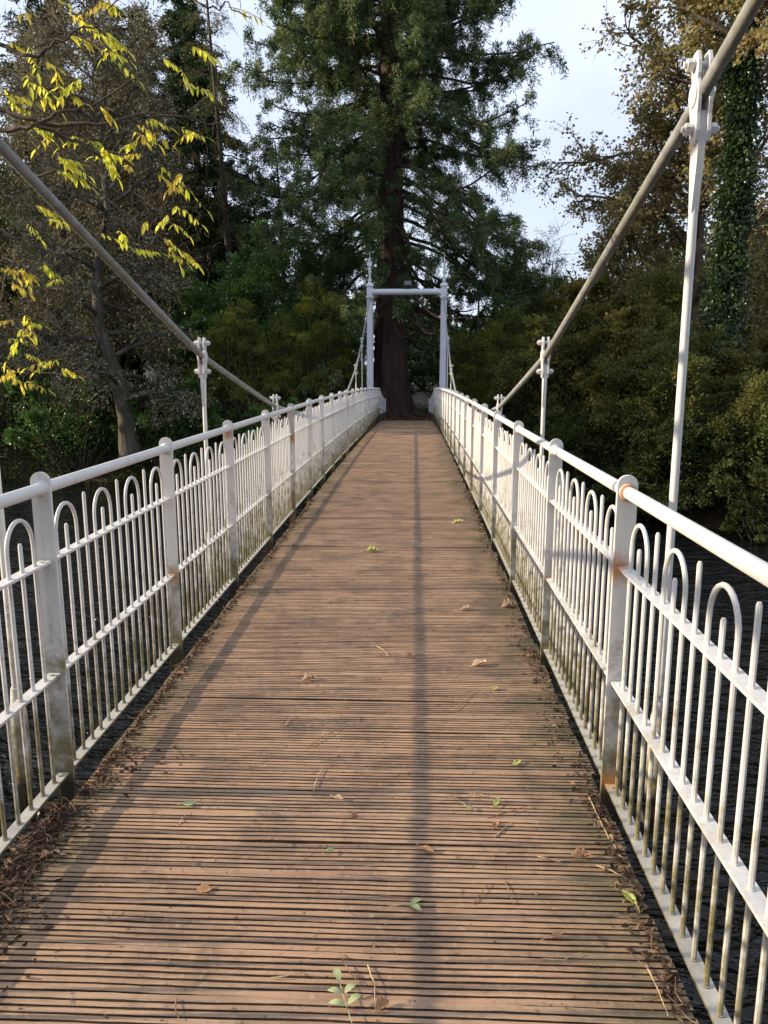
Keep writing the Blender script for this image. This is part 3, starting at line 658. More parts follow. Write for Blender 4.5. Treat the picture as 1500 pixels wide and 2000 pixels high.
# ---------------------------------------------------------------- the great conifer behind the bridge end
def sequoia():
    b = np.array([-.72, 31.5, -.35]); o = empty('sequoia_tree', b, 'huge dark conifer with thick reddish trunk standing right behind the far bridge tower', 'tree'); w = Wood()
    zs = np.array([-.3, 0, .25, .6, 1.1, 2, 3.5, 6, 9, 13, 18, 24, 30]); rs = np.array([1.25, .98, .86, .77, .71, .65, .60, .54, .47, .39, .30, .2, .06])
    n = 36; th = np.linspace(0, 2 * np.pi, n, endpoint=False); zz = np.concatenate([np.linspace(-.3, 3, 22), np.linspace(3.4, 30, 34)])
    V = []
    for z in zz:
        r = np.interp(z, zs, rs); fl = max(0, 1 - z / 2.2) if z > 0 else 1
        rr = r * (1 + .10 * np.sin(th * 9 + .35 * z) * (.6 + fl) + .05 * np.sin(th * 17 - .5 * z) + fl ** 2 * .34 * np.maximum(0, np.sin(th * 3 + 1.0)) ** 2)
        V.append(np.stack([rr * np.cos(th), rr * np.sin(th), np.full(n, z)], 1))
    V = np.concatenate(V); k = len(zz); i, j = np.meshgrid(np.arange(k - 1), np.arange(n), indexing='ij'); j2 = (j + 1) % n
    L = np.stack([i * n + j, i * n + j2, (i + 1) * n + j2, (i + 1) * n + j], -1).reshape(-1)
    tr = np_mesh('trunk', V, L, np.arange(0, len(L), 4), M['bark_red'], o, smooth=True)
    for az, ln in ((-1.0, 2.2), (-.35, 2.4), (.3, 1.6), (-2.2, 1.8), (3.0, 1.7), (-1.6, 1.3)):
        t = np.linspace(0, 1, 8)[:, None]; hd = np.array([math.cos(az), math.sin(az), 0]); P = b + hd * (1.0 + t * ln) + np.array([0, 0, 1]) * (.30 * (1 - t) ** 2 - .08)
        P[:, 0] += .12 * np.sin(t[:, 0] * 5); w.line(P, .17, .04, 8)
    C = []; D = []; TI = []
    nl = 235
    for i in range(nl):
        z = 3.4 + 21 * (i / nl) ** .8; az = i * 2.39996 + rng.normal(0, .3); hd = np.array([math.cos(az), math.sin(az), 0])
        ln = float(np.interp(z, [3, 5, 8, 12, 16, 24], [4.0, 5.8, 6.4, 5.6, 5.0, 2.6])) * (rng.uniform(.45, 1.08) if i % 2 else rng.uniform(.8, 1.08))
        ln *= 1 + (.12 * hd[0] * (1 if 6.5 < z < 14 else 0) if hd[0] > 0 else -.14 * hd[0] * (1 if z > 8.5 else 0))
        r0 = float(np.interp(z, zs, rs)); p = b + hd * r0 * .8 + (0, 0, z); rl_ = float(np.interp(z, [3, 20], [.085, .045]))
        Lb = [p]; d = unit(hd + (0, 0, -.25 if z < 9 else .1)); st = ln / 10; dipa = rng.uniform(-.5, -.2) if z < 12 else rng.uniform(-.35, 0)
        for q in range(10):
            d = unit(d + rng.normal(size=3) * .12 + (0, 0, dipa * .32 if q < 5 else .16)); Lb.append(Lb[-1] + d * st)
        Lb = np.array(Lb); w.line(Lb, rl_, .02, 7)
        if z < 6.5 and (rng.random() < .75 or abs(hd[0]) < .6): continue
        ns = int(6 + ln * 2.1); t0 = float(np.interp(z, [4, 6, 8, 10], [.62, .45, .20, .08]))
        for s in range(ns):
            ts = t0 + (1 - t0) * (s + rng.random()) / ns; q, e = at_line(Lb, min(ts, .99)); dr = -.15 if rng.random() < .6 else -1.0
            sl_ = rng.uniform(.4, 1.1) * (1.2 - .4 * ts); sb = grow(q, side_dir(e, rng.uniform(.4, 1.2)) + (0, 0, -.1), sl_, 5, .25, (0, 0, dr)); w.line(sb, .02, .007, 4)
            for u in range(3):
                c, e2 = at_line(sb, (.35, .7, .99)[u]); c = c + rng.normal(size=3) * .08; k = int(rng.integers(60, 95)); rad_ = rng.uniform(.13, .27); tt_ = rng.uniform(.1, .95)
                off = unit(rng.normal(size=(k, 3))) * rng.random((k, 1)) ** .45 * rad_ * np.array([1, 1, .85]); dn = unit(off)
                off[:, 2] -= rng.random(k) ** 2 * (.45 if u == 2 else .15); C.append(c + off); D.append(dn + rng.normal(size=(k, 3)) * .3 + hd * .15 + (0, 0, .45 if u < 2 else -.5)); TI.append(np.clip(rng.normal(tt_, .13, k), 0, 1))
    w.build('limbs', M['bark_red'], o, b)
    C = np.concatenate(C); D = np.concatenate(D); n = len(C); s = rng.uniform(.7, 1.3, n); TI = np.concatenate(TI)
    leaves('crown', M['lf_seq'], C, D, .15 * s, .028 * s, o, loc=b, tint=TI)
    return o
sequoia()

def conifer(base, h, r, label, leafm, barkm, zmin=.12, dens=1.0, droop=-.5, lf=(.20, .04), tr=.2, nl=70, name='conifer_tree', group=None, per=26, bare=0.0):
    b = np.array(base, float); o = empty(name, b, label, 'tree', group); w = Wood(); T = grow(b - (0, 0, .3), (0, 0, 1), h, 10, .015); w.line(T, tr, .03, 9); C = []; D = []
    for i in range(nl):
        t = zmin + (1 - zmin) * (i + rng.random()) / nl; p, _ = at_line(T, min(t, .995)); az = i * 2.4 + rng.normal(0, .3); hd = np.array([math.cos(az), math.sin(az), 0])
        ln = r * (1.05 - t) ** .8 * rng.uniform(.7, 1.1) + .25; Lb = grow(p, hd + (0, 0, .18), ln, 7, .09, (0, 0, droop)); w.line(Lb, .045 * (1.1 - t) + .01, .008, 5)
        ns = int(4 + ln * 4 * dens)
        for s in range(ns):
            ts = .2 + .8 * (s + rng.random()) / ns; q, e = at_line(Lb, min(ts, .99)); sb = grow(q, side_dir(e, rng.uniform(.5, 1.1)) + (0, 0, -.2), rng.uniform(.3, .8), 3, .2, (0, 0, droop)); w.line(sb, .010, .004, 3)
            if rng.random() < bare: continue
            k = rng.poisson(per); tt = rng.random(k)[:, None]; C.append(sb[0] * (1 - tt) + sb[-1] * tt + rng.normal(size=(k, 3)) * .09); D.append(unit(rng.normal(size=(k, 3)) + e * .8 + (0, 0, -.3)))
    w.build('trunk', barkm, o, b); C = np.concatenate(C); D = np.concatenate(D); n = len(C); s = rng.uniform(.7, 1.3, n)
    leaves('crown', leafm, C, D, lf[0] * s, lf[1] * s, o, loc=b)
    return o
conifer((-7.75, 33.5, -.5), 19, 3.6, 'thin larch with sparse drooping branches against the sky, left of the huge conifer', M['lf_larch'], M['bark_dark'], tr=.2, nl=64, droop=-.9, per=16, dens=1.2, name='larch_tree', lf=(.12, .03))
conifer((-8.3, 43, -.2), 13, 2.2, 'slender dark conifer filling the gap between larch and huge conifer', M['lf_dark'], M['bark_dark'], nl=60, per=30)
conifer((-6.6, 40, -.2), 13.5, 3.6, 'dark conifer half hidden between the larch and the huge conifer', M['lf_dark'], M['bark_dark'], nl=60, per=24)
conifer((-13.2, 37, -.1), 18, 4.6, 'tall dark conifer rising behind the grey lichen covered tree', M['lf_dark'], M['bark_dark'], nl=90, per=58, tr=.25, lf=(.22, .06))
conifer((5.6, 40, -.2), 9.0, 2.4, 'small dark conifer right of the far tower, below the open sky', M['lf_dark'], M['bark_dark'], nl=50, per=24)
conifer((8.2, 48, -.2), 8.6, 2.6, 'distant dark conifer whose top shows just left of the sycamore', M['lf_dark'], M['bark_dark'], nl=40, per=20)

# ---------------------------------------------------------------- left bank
broadleaf('lichen_tree', (-9.9, 26.5, -1.1), 13, 3.3, 'grey lichen covered tree with crooked trunk on the left bank', 'tree', M['lf_grey'], M['bark_grey'], r0=.31, crown_base=.17, nlimb=38, nsub=10, ntwig=9, nleaf=12, lf=(.10, .065), limb_up=.15, droop=-.35, shape='diamond',
    trunk_pts=[(-9.8, 26.5, -1.5), (-9.9, 26.5, 0), (-10.2, 26.6, 1.6), (-10.75, 26.7, 3.2), (-10.7, 26.8, 5), (-10.2, 26.9, 7), (-10.4, 27, 9), (-10.1, 27, 11), (-10.2, 27, 13)])
broadleaf('lichen_tree', (-14.5, 29.5, -.9), 15, 4.2, 'second grey lichen covered tree, taller and nearer the left edge of the photo', 'tree', M['lf_grey'], M['bark_grey'], r0=.30, crown_base=.22, nlimb=34, nsub=10, ntwig=9, nleaf=14, lf=(.10, .065), limb_up=.35, droop=-.25, shape='diamond')
broadleaf('bare_tree', (-12.4, 33.0, -.6), 11.5, 2.8, 'brownish thin leaved tree between the lichen covered tree and the larch', 'tree', M['lf_grey'], M['bark_brown'], r0=.2, crown_base=.25, nlimb=28, nsub=9, ntwig=7, nleaf=18, lf=(.10, .06), limb_up=.4, droop=-.2, shape='diamond')
bush('holly_tree', (-8.9, 35.5, -.5), (3.4, 2.4, 5.4), 'tall dark evergreen mass behind the big laurel bush and larch', 'tree', M['lf_dark2'], 40000, (.19, .10), 44)
bush('holly_tree', (-13.6, 34.0, -.5), (3.4, 2.4, 5.6), 'tall dark evergreen mass behind the grey lichen covered tree', 'tree', M['lf_dark2'], 40000, (.19, .10), 44)
bush('holly_tree', (-18.6, 35.0, -.5), (3.8, 2.6, 6.0), 'tall dark evergreen mass at the far left edge of the photo', 'tree', M['lf_dark2'], 36000, (.20, .10), 40)
conifer((-10.8, 41, -.2), 21, 4.6, 'tallest dark conifer behind the larch, top cut off by the photo', M['lf_dark'], M['bark_dark'], nl=100, per=58, tr=.25, lf=(.22, .06))
conifer((-17.8, 40, -.2), 21, 5.0, 'dark conifer at the upper left corner of the photo', M['lf_dark'], M['bark_dark'], nl=100, per=58, tr=.25, lf=(.22, .06))
conifer((-9.7, 36.5, -.2), 17.5, 3.0, 'dense dark conifer directly left of the larch trunk', M['lf_dark'], M['bark_dark'], nl=90, per=50, tr=.22, lf=(.20, .055))
bush('laurel_bush', (3.0, 37.0, -.5), (3.4, 2.0, 2.3), 'dark bush closing the view behind the huge conifer, between the tower columns', 'bush', M['lf_laurel'], 30000, (.15, .07), 34)
bush('laurel_bush', (-3.4, 37.5, -.5), (2.8, 2.0, 2.4), 'dark bush behind the left side of the huge conifer trunk', 'bush', M['lf_dark2'], 24000, (.15, .07), 30)
bush('laurel_bush', (-4.7, 31, -.6), (3.3, 2.2, 4.5), 'big dark green laurel bush on the left bank, reaching the far tower', 'bush', M['lf_laurel'], 62000, (.13, .06), 46, cr=1.5)
bush('laurel_bush', (-7.8, 31.0, -.7), (2.6, 2.0, 3.8), 'dark green laurel bush behind the trunk of the lichen covered tree', 'bush', M['lf_laurel'], 36000, (.13, .06), 34)
bush('olive_bush', (-3.5, 28.9, -.9), (2.1, 1.6, 3.3), 'olive green feathery bush beside the far end of the left railing', 'bush', M['lf_olive'], 46000, (.085, .028), 36, cr=1.45)
bush('olive_bush', (-5.9, 28.4, -1.1), (2.2, 1.6, 2.9), 'lower olive green bush left of the feathery one on the left bank', 'bush', M['lf_olive'], 36000, (.085, .03), 30)
bush('bank_shrub', (-8.4, 28.2, -2.3), (2.7, 1.3, 2.1), 'low leafy green shrub at the water edge under the lichen covered tree', 'shrub', M['lf_laurel'], 26000, (.11, .055), 26)
bush('bank_shrub', (-12.8, 28.4, -2.3), (3.0, 1.4, 2.7), 'dark green shrub at the left edge of the photo behind the yellow leaves', 'shrub', M['lf_laurel'], 30000, (.11, .055), 26)
bush('bank_shrub', (-4.6, 27.3, -2.3), (2.0, 1.0, 1.6), 'low dark shrub at the water edge left of the bridge abutment', 'shrub', M['lf_laurel'], 20000, (.11, .055), 24)
bush('bank_shrub', (-17.0, 30, -2.2), (3.5, 2.2, 3.6), 'dark leafy shrub farthest left along the river bank', 'shrub', M['lf_dark'], 26000, (.13, .06), 26)

# ---------------------------------------------------------------- right bank
bush('bank_bush', (3.4, 30.0, -.7), (2.0, 1.8, 2.5), 'green bush beside the far end of the right railing', 'bush', M['lf_olive'], 46000, (.085, .035), 34, cr=1.5)
bush('bank_bush', (5.4, 26.6, -1.5), (2.3, 1.9, 3.0), 'dense olive green bush behind the second right hanger rod', 'bush', M['lf_yew'], 50000, (.12, .06), 40)
bush('bank_bush', (7.6, 22.6, -2.3), (2.3, 2.0, 3.0), 'large dark bush overhanging the river on the right bank', 'bush', M['lf_yew'], 56000, (.11, .055), 46)
bush('bank_bush', (10.3, 20.6, -2.4), (2.3, 1.9, 2.35), 'brownish green bush overhanging the river at the right edge of the photo', 'bush', M['lf_yew'], 54000, (.11, .055), 44)
bush('bank_bush', (8.6, 26.8, -1.0), (2.7, 2.2, 3.0), 'taller olive bush in front of the sycamore trunk', 'bush', M['lf_yew'], 56000, (.12, .06), 40)
bush('bank_bush', (13.6, 23.0, -1.6), (2.9, 2.3, 2.1), 'brown tinged bush farthest right on the bank below the ivy covered tree', 'bush', M['lf_yew'], 44000, (.12, .06), 36)
bush('bank_bush', (7.2, 30.5, -.6), (2.2, 1.8, 3.4), 'mixed green and brown bush between the two olive ones on the right bank', 'bush', M['lf_mixed'], 40000, (.13, .08), 32)
bush('low_shrub', (3.3, 26.6, -2.5), (1.7, 1.2, 1.7), 'low dark shrub hanging over the water right of the bridge abutment', 'shrub', M['lf_dark2'], 22000, (.12, .06), 26)
bush('low_shrub', (5.4, 23.6, -2.5), (1.8, 1.4, 1.7), 'low dark shrub over the water below the second right hanger', 'shrub', M['lf_dark2'], 24000, (.12, .06), 26)
bush('low_shrub', (8.0, 20.6, -2.6), (2.0, 1.5, 1.8), 'low dark shrub trailing into the river below the big overhanging bush', 'shrub', M['lf_dark2'], 28000, (.11, .055), 28)
bush('low_shrub', (11.0, 18.9, -2.6), (2.2, 1.6, 2.1), 'low dark shrub trailing into the river at the right edge of the photo', 'shrub', M['lf_dark2'], 28000, (.11, .055), 28)
bush('low_shrub', (9.3, 18.9, -3.2), (1.8, 1.0, 1.5), 'small dark shrub with its leaves touching the river, below the two big overhanging bushes', 'shrub', M['lf_dark2'], 20000, (.11, .055), 24)
bush('low_shrub', (6.6, 21.2, -3.2), (1.6, 1.0, 1.5), 'small dark shrub touching the river just left of the near right hanger rod', 'shrub', M['lf_dark2'], 18000, (.11, .055), 24)
bush('low_shrub', (13.9, 17.6, -2.6), (2.4, 1.5, 2.2), 'low dark shrub trailing into the river, farthest right', 'shrub', M['lf_dark2'], 26000, (.11, .055), 26)
bush('brown_bush', (11.2, 24.6, -1.2), (2.0, 1.6, 2.1), 'russet brown bush at the foot of the ivy covered tree', 'bush', M['lf_mixed'], 34000, (.12, .09), 30)
bush('brown_bush', (6.9, 24.2, -1.4), (1.5, 1.3, 2.9), 'loose golden brown bush between the large dark bushes over the water', 'bush', M['lf_mixed'], 26000, (.11, .08), 28, lobe_r=(.2, .5))
bush('brown_bush', (6.6, 27.6, -.8), (1.8, 1.5, 3.2), 'golden brown bush rising between the olive ones right of the far tower', 'bush', M['lf_mixed'], 34000, (.12, .09), 30)
bush('bank_bush', (5.2, 34.0, -.5), (2.6, 1.8, 3.2), 'yellowish bush between the far tower and the sycamore', 'bush', M['lf_olive'], 34000, (.10, .05), 30)
broadleaf('sycamore_tree', (10.9, 30.5, -.6), 17.5, 5.4, 'sycamore with sparse brown and green autumn leaves on the right bank', 'tree', M['lf_syc'], M['bark_brown'], r0=.36, lean=(.0, 0), crown_base=.16, nlimb=44, nsub=10, ntwig=9, nleaf=8, lf=(.13, .115), limb_up=.35, spread=.36, asym=(-.02, -.1), droop=-.15)
broadleaf('sapling', (6.9, 41, -.3), 9.4, 1.5, 'thin nearly bare sapling against the sky, left of the sycamore', 'tree', M['lf_grey'], M['bark_dark'], r0=.05, crown_base=.3, nlimb=14, nsub=5, ntwig=3, nleaf=2, limb_up=1.4, lf=(.08, .06))
broadleaf('sycamore_tree', (17.5, 31.5, -.6), 18, 4.8, 'brown leaved tree at the right edge of the photo behind the ivy trunk', 'tree', M['lf_syc'], M['bark_brown'], r0=.34, crown_base=.12, nlimb=30, nsub=9, ntwig=7, nleaf=15, lf=(.15, .13), limb_up=.4, droop=-.2)
broadleaf('sycamore_tree', (8.2, 31.5, -.6), 11.5, 2.5, 'smaller brown and green tree under the left side of the sycamore crown', 'tree', M['lf_syc'], M['bark_brown'], r0=.13, crown_base=.2, nlimb=24, nsub=8, ntwig=7, nleaf=15, lf=(.13, .11), limb_up=.4, droop=-.1)
# tree wrapped in ivy
def ivy_tree():
    b = np.array([10.3, 25.2, -.9]); o = broadleaf('ivy_covered_tree', b, 18, 3.4, 'tall tree at the right with its trunk wrapped in dark ivy', 'tree', M['lf_syc'], M['bark_dark'], r0=.38, crown_base=.62, nlimb=16, nsub=8, ntwig=7, nleaf=14, lf=(.15, .13), limb_up=.5,
        trunk_pts=[(10.3, 25.2, -1.1), (10.2, 25.2, 1), (10.05, 25.2, 3.5), (10.15, 25.2, 6), (10.1, 25.2, 8.5), (10.05, 25.2, 11), (10.2, 25.2, 14), (10.15, 25.2, 17)])
    n = 46000; z = rng.uniform(-.9, 15.5, n); th = rng.uniform(0, 2 * np.pi, n); lump = 1 + .28 * np.sin(z * 2.1 + 2 * th) + .2 * np.sin(z * 5.3 - th)
    lump = np.maximum(lump + .35 * np.sin(z * 1.1 + th * 3) * np.sin(z * 3.7 + 1), .1); r = (.27 + rng.random(n) ** 2.4 * .40 * lump) * np.interp(z, [-1, 3, 13.5], [1.1, 1, .75])
    cx = np.interp(z, [-1, 1, 3.5, 6, 8.5, 11, 14], [10.3, 10.2, 10.05, 10.15, 10.1, 10.05, 10.2]); C = np.stack([cx + r * np.cos(th), 25.2 + r * np.sin(th), z], 1)
    D = np.stack([np.cos(th), np.sin(th), -.8 + 0 * th], 1) + rng.normal(size=(n, 3)) * .4
    leaves('ivy', M['lf_ivy'], C, D, rng.uniform(.05, .16, n), rng.uniform(.04, .12, n), o, shape='lobed', loc=b)
ivy_tree()

# tree up river, out of the photo: its shade falls on the far part of the deck
broadleaf('river_tree', (-22.0, 22.4, -.9), 15, 4.2, 'big leafy tree farther up the left bank, casting shade on the far deck', 'tree', M['lf_syc'], M['bark_brown'], r0=.36, crown_base=.12, nlimb=30, nsub=9, ntwig=6, nleaf=12, lf=(.30, .26), limb_up=.3)
broadleaf('river_tree', (-15.5, -1.6, .0), 9.5, 2.5, 'half bare tree on the near left bank whose shade dapples the nearest boards', 'tree', M['lf_syc'], M['bark_brown'], r0=.16, crown_base=.42, nlimb=20, nsub=7, ntwig=5, nleaf=10, lf=(.12, .10), limb_up=.3)
# ---------------------------------------------------------------- wood behind everything
def woodland():
    C = []; D = []; H = []
    for i in range(64):
        x = rng.uniform(-48, 48); y = rng.uniform(46, 66)
        h = float(np.interp(x, [-48, -22, -13, -8, -2, 3, 9, 13, 18, 48], [22, 20, 15, 11, 9, 7.5, 7, 8, 13, 20])) * rng.uniform(.75, 1.0); k = 3600
        u = unit(rng.normal(size=(k, 3))) * rng.random((k, 1)) ** .4; lump = 1 + .25 * np.sin(u[:, :1] * 9 + i) * np.cos(u[:, 2:] * 7); P = u * lump * np.array([3.6, 3.2, h * .5]) + (x, y, h * .5)
        C.append(P); D.append(rng.normal(size=(k, 3)) + (0, 0, -.3))
    for i in range(34):                       # the wood on the near bank, behind the walker
        a = rng.uniform(-1.25, 1.25); rr__ = rng.uniform(15, 30); x = rr__ * math.sin(a); y = -rr__ * math.cos(a) - 2; h = rng.uniform(9, 15); k = 1500
        u = unit(rng.normal(size=(k, 3))) * rng.random((k, 1)) ** .4; C.append(u * np.array([3.4, 3.2, h * .5]) + (x, y, h * .5)); D.append(rng.normal(size=(k, 3)))
    C = np.concatenate(C); D = np.concatenate(D); k = C[:, 2] > -.2; C = C[k]; D = D[k]; n = len(C)
    o = leaves('woodland', M['lf_far'], C, D, rng.uniform(.25, .5, n), rng.uniform(.14, .3, n), None, kind='stuff')
M['lf_far'] = leaf_mat('distant_wood_leaf', [(.02, .035, .014), (.045, .06, .022), (.08, .08, .03), (.10, .075, .035)], .2, .7, .12)
woodland()
# undergrowth, ground cover along the far bank
def under():
    n = 130000; x = rng.uniform(-22, 20, n); d = rng.random(n) ** 1.7 * 9 - .25; y = np.array([bank_y(a) for a in x]) + d
    k = ~((np.abs(x) < 1.6) & (y < 33)); x, y = x[k], y[k]; n = len(x)
    z = np.array([ground_z(a, c) for a, c in zip(x, y)]); hh = (.35 + .35 * np.sin(x * 1.7) * np.cos(y * 1.3 + x)) * 1.3
    C = np.stack([x, y, z + np.abs(rng.normal(0, .35, n)) * np.maximum(hh, .12)], 1)
    leaves('undergrowth', M['lf_dark2'], C, rng.normal(size=(n, 3)) + (0, 0, .4), rng.uniform(.08, .16, n), rng.uniform(.04, .08, n), None, kind='stuff')
under()
def ground_litter():
    n = 9000; x = rng.uniform(-3, 3.2, n); y = rng.uniform(28.4, 33.5, n); z = np.where((np.abs(x) < 1.4), -.235, [ground_z(a, c) + .03 for a, c in zip(x, y)]) + rng.uniform(0, .03, n)
    C = np.stack([x, y, z], 1); D = rng.normal(size=(n, 3)) * (1, 1, .2)
    leaves('fallen_leaves', M['lf_litter2'], C, D, rng.uniform(.06, .13, n), rng.uniform(.05, .1, n), None, up=np.array([0, 0, 3.]), kind='stuff', shape='lobed')
M['lf_litter2'] = leaf_mat('orange_fallen_leaf', [(.06, .035, .02), (.16, .08, .035), (.30, .15, .05)], .1, .8, 2)
ground_litter()
# green street lamp among the trees
p = aty(935, 578, 30.5); sl_ = empty('street_lamp', (p[0], 30.5, -.4), 'street lamp with green domed shade among the trees right of the far tower', 'street lamp')
m_ = MB(); hz_ = p[2] + .4; m_.tube([(0, 0, 0), (0, 0, .9), (0, 0, .95), (0, 0, hz_ - .15)], [.07, .07, .04, .035], 10); m_.tube([(0, 0, hz_ - .15), (0, 0, hz_ - .1)], [.05, .05], 8); m_.build('pole', M['dark_steel'], sl_, smooth=True)
m_ = MB(); m_.tube([(0, 0, hz_ + a) for a in (.16, .14, .08, -.02, -.05)], [.03, .11, .19, .23, .23], 20); m_.build('lamp_shade', M['lamp_green'], sl_, smooth=True)
m_ = MB(); m_.tube([(0, 0, hz_ + a) for a in (-.052, -.12, -.17)], [.12, .11, .04], 14); m_.build('lamp_glass', M['lamp_glass'], sl_, smooth=True)

# ---------------------------------------------------------------- yellow leaved tree reaching in from the left
TB = [.5]
def leaflet(mbv, base, d, side_n, L, Wd, curl):
    """pointed oval leaflet of 5 cross rows"""
    d = unit(d); s = unit(np.cross(d, side_n)); n = np.cross(s, d); V, Lo, T = mbv; b0 = len(V); rows = [(0, .05), (.22, .75), (.45, 1.0), (.72, .72), (1, .03)]
    for t, w in rows:
        c = base + d * L * t - n * curl * L * t * t
        V.append(c - s * Wd * w * .5 + n * .12 * Wd * w); V.append(c); V.append(c + s * Wd * w * .5 + n * .12 * Wd * w)
    tint = float(np.clip(TB[0] + rng.normal(0, .16), 0, 1))
    for i in range(4):
        for j in range(2):
            a = b0 + i * 3 + j; Lo += [a, a + 1, a + 4, a + 3]; T.append(tint)
def yellow_tree():
    b = np.array([-6.4, -.9, -1.9]); o = empty('yellow_leaved_tree', b, 'tree with glowing yellow feathery autumn leaves reaching in from the left', 'tree'); w = Wood(); mv = ([], [], [])
    def L(pts, r0, r1, n=7):
        P = np.array([aty(u, v, y) for u, v, y in pts]); t = np.linspace(0, len(P) - 1, (len(P) - 1) * 4 + 1); P = np.stack([np.interp(t, np.arange(len(P)), P[:, i]) for i in range(3)], 1); P[1:-1] += rng.normal(size=(len(P) - 2, 3)) * .007; w.line(P, r0, r1, n); return P
    s0 = aty(-60, 205, 3.5)
    t = np.linspace(0, 1, 12)[:, None]; tr = b + np.array([.3, .3, 8.5]) * t; w.line(tr, .22, .10, 12)
    for z0, end in ((6.4, aty(-60, 205, 3.5)), (5.9, aty(-60, 440, 3.7)), (5.6, aty(-60, 690, 3.9)), (7.2, aty(-60, 60, 3.3)), (7.9, aty(300, -80, 3.4))):
        st = b + np.array([.2, .2, z0]); mid = (st + end) / 2 + (0, 0, .3); w.line((1 - t) ** 2 * st + 2 * t * (1 - t) * mid + t * t * end, .06, .014, 8)
    L([(-60, 205, 3.5), (0, 215, 3.5), (70, 238, 3.5), (170, 245, 3.5), (260, 226, 3.55), (340, 228, 3.6), (430, 240, 3.65)], .014, .003)
    L([(-60, 205, 3.5), (0, 252, 3.45), (60, 255, 3.45), (110, 222, 3.45), (180, 205, 3.5), (250, 165, 3.5), (300, 140, 3.5)], .012, .002)
    L([(70, 240, 3.5), (140, 275, 3.5), (200, 310, 3.5), (260, 345, 3.55), (320, 360, 3.6), (370, 363, 3.6)], .009, .002)
    L([(110, 268, 3.5), (130, 300, 3.5), (160, 335, 3.5)], .009, .003); L([(60, 345, 3.6), (130, 335, 3.6), (200, 320, 3.6)], .006, .002)
    L([(-60, 60, 3.3), (0, 90, 3.3), (60, 112, 3.3), (100, 95, 3.3), (130, 70, 3.3), (200, 45, 3.35)], .010, .003); L([(300, -80, 3.4), (370, 0, 3.4), (410, 15, 3.4), (440, 8, 3.4), (490, 35, 3.4)], .006, .002)
    L([(130, 70, 3.3), (110, 20, 3.3), (100, -20, 3.3)], .006, .003); L([(300, -80, 3.4), (250, -10, 3.4), (210, 30, 3.4)], .005, .002)
    L([(-60, 440, 3.7), (0, 450, 3.7), (60, 475, 3.7), (120, 500, 3.7), (170, 480, 3.7)], .012, .003); L([(-60, 690, 3.9), (0, 700, 3.9), (60, 725, 3.9), (130, 735, 3.9), (190, 740, 3.9)], .008, .002)
    L([(0, 590, 3.8), (10, 540, 3.8), (30, 500, 3.75)], .006, .003); L([(-60, 640, 3.8), (0, 600, 3.8), (40, 640, 3.8), (70, 690, 3.8)], .006, .002)
    L([(320, 362, 3.6), (290, 400, 3.6), (250, 440, 3.6)], .003, .0015); L([(270, 370, 3.6), (300, 405, 3.6), (330, 420, 3.6)], .003, .0015)
    cl = [(30, 85), (95, 120), (60, 150), (80, 165), (110, 150), (140, 160), (30, 185), (30, 200), (90, 185), (165, 35), (190, 50), (150, 70), (215, 95), (235, 120), (330, 115), (360, 140), (150, 190), (205, 210), (290, 250), (300, 232), (370, 250), (90, 260), (75, 245), (185, 275), (205, 300), (260, 275), (270, 255), (145, 320), (130, 310), (215, 315), (250, 320), (325, 345), (370, 365), (80, 400), (110, 425), (65, 440), (240, 450), (285, 430), (320, 420), (350, 440), (330, 465), (280, 480), (340, 490), (95, 520), (110, 540), (20, 520), (35, 555), (10, 620), (45, 640), (30, 660), (60, 690), (20, 720), (60, 745), (95, 700), (130, 720), (480, 12), (40, 25), (345, 345), (390, 90), (205, 0), (130, 0)]
    cl = cl + [(u + rng.normal(0, 26), v + rng.normal(0, 20)) for u, v in cl[:60:3]]
    for u, v in cl:
        y = rng.uniform(3.3, 3.9); c = aty(u, v, y); az = rng.uniform(-.9, .9); dirh = np.array([math.cos(az), math.sin(az) * .7, 0])
        n_l = 1 + (rng.random() < .35)
        for q in range(n_l):
            TB[0] = rng.uniform(.05, 1.0)
            rl_ = rng.uniform(.07, .20); az2 = az + rng.normal(0, .6); d = unit(np.array([math.cos(az2) * (1 if rng.random() < .75 else -1), math.sin(az2) * .6, rng.uniform(-.45, .15)])); P = grow(c - d * rl_ * .45, d, rl_, 7, .05, (0, 0, -.55)); w.line(P, .0018, .0009, 4)
            k = int(rng.integers(4, 7)); side = unit(np.cross(d, (0, 0, 1)))
            for i in range(k):
                tt = .22 + .75 * i / k; pp, e = at_line(P, tt); ll = rng.uniform(.026, .052) * (1 - .25 * abs(tt - .55)); wd = ll * rng.uniform(.28, .42)
                for sg in (-1, 1):
                    if rng.random() < .08: continue
                    leaflet(mv, pp, side * sg * .75 + e * .55 + np.array([0, 0, -.75]) + rng.normal(size=3) * .34, np.array([0, 0, 1.]) + side * sg * .5 + rng.normal(size=3) * .3, ll, wd, rng.uniform(.0, .3))
            pp, e = at_line(P, .99); leaflet(mv, pp, e, np.array([0, 0, 1.]), .055, .018, .2)
    # bare curled stalks and little twigs
    for i in range(420):
        u, v = cl[int(rng.integers(len(cl)))]; c = aty(u + rng.normal(0, 35), v + rng.normal(0, 30), rng.uniform(3.3, 3.9)); w.line(grow(c, rng.normal(size=3) + (.5, 0, .1), rng.uniform(.06, .2), 6, .3, (0, 0, -.4)), .0018, .0008, 3)
    w.build('trunk', M['twig'], o, b)
    V = np.array(mv[0]) - b
    np_mesh('crown', V, mv[1], np.arange(0, len(mv[1]), 4), M['lf_yellow'], o, {'tint': mv[2]})
yellow_tree()

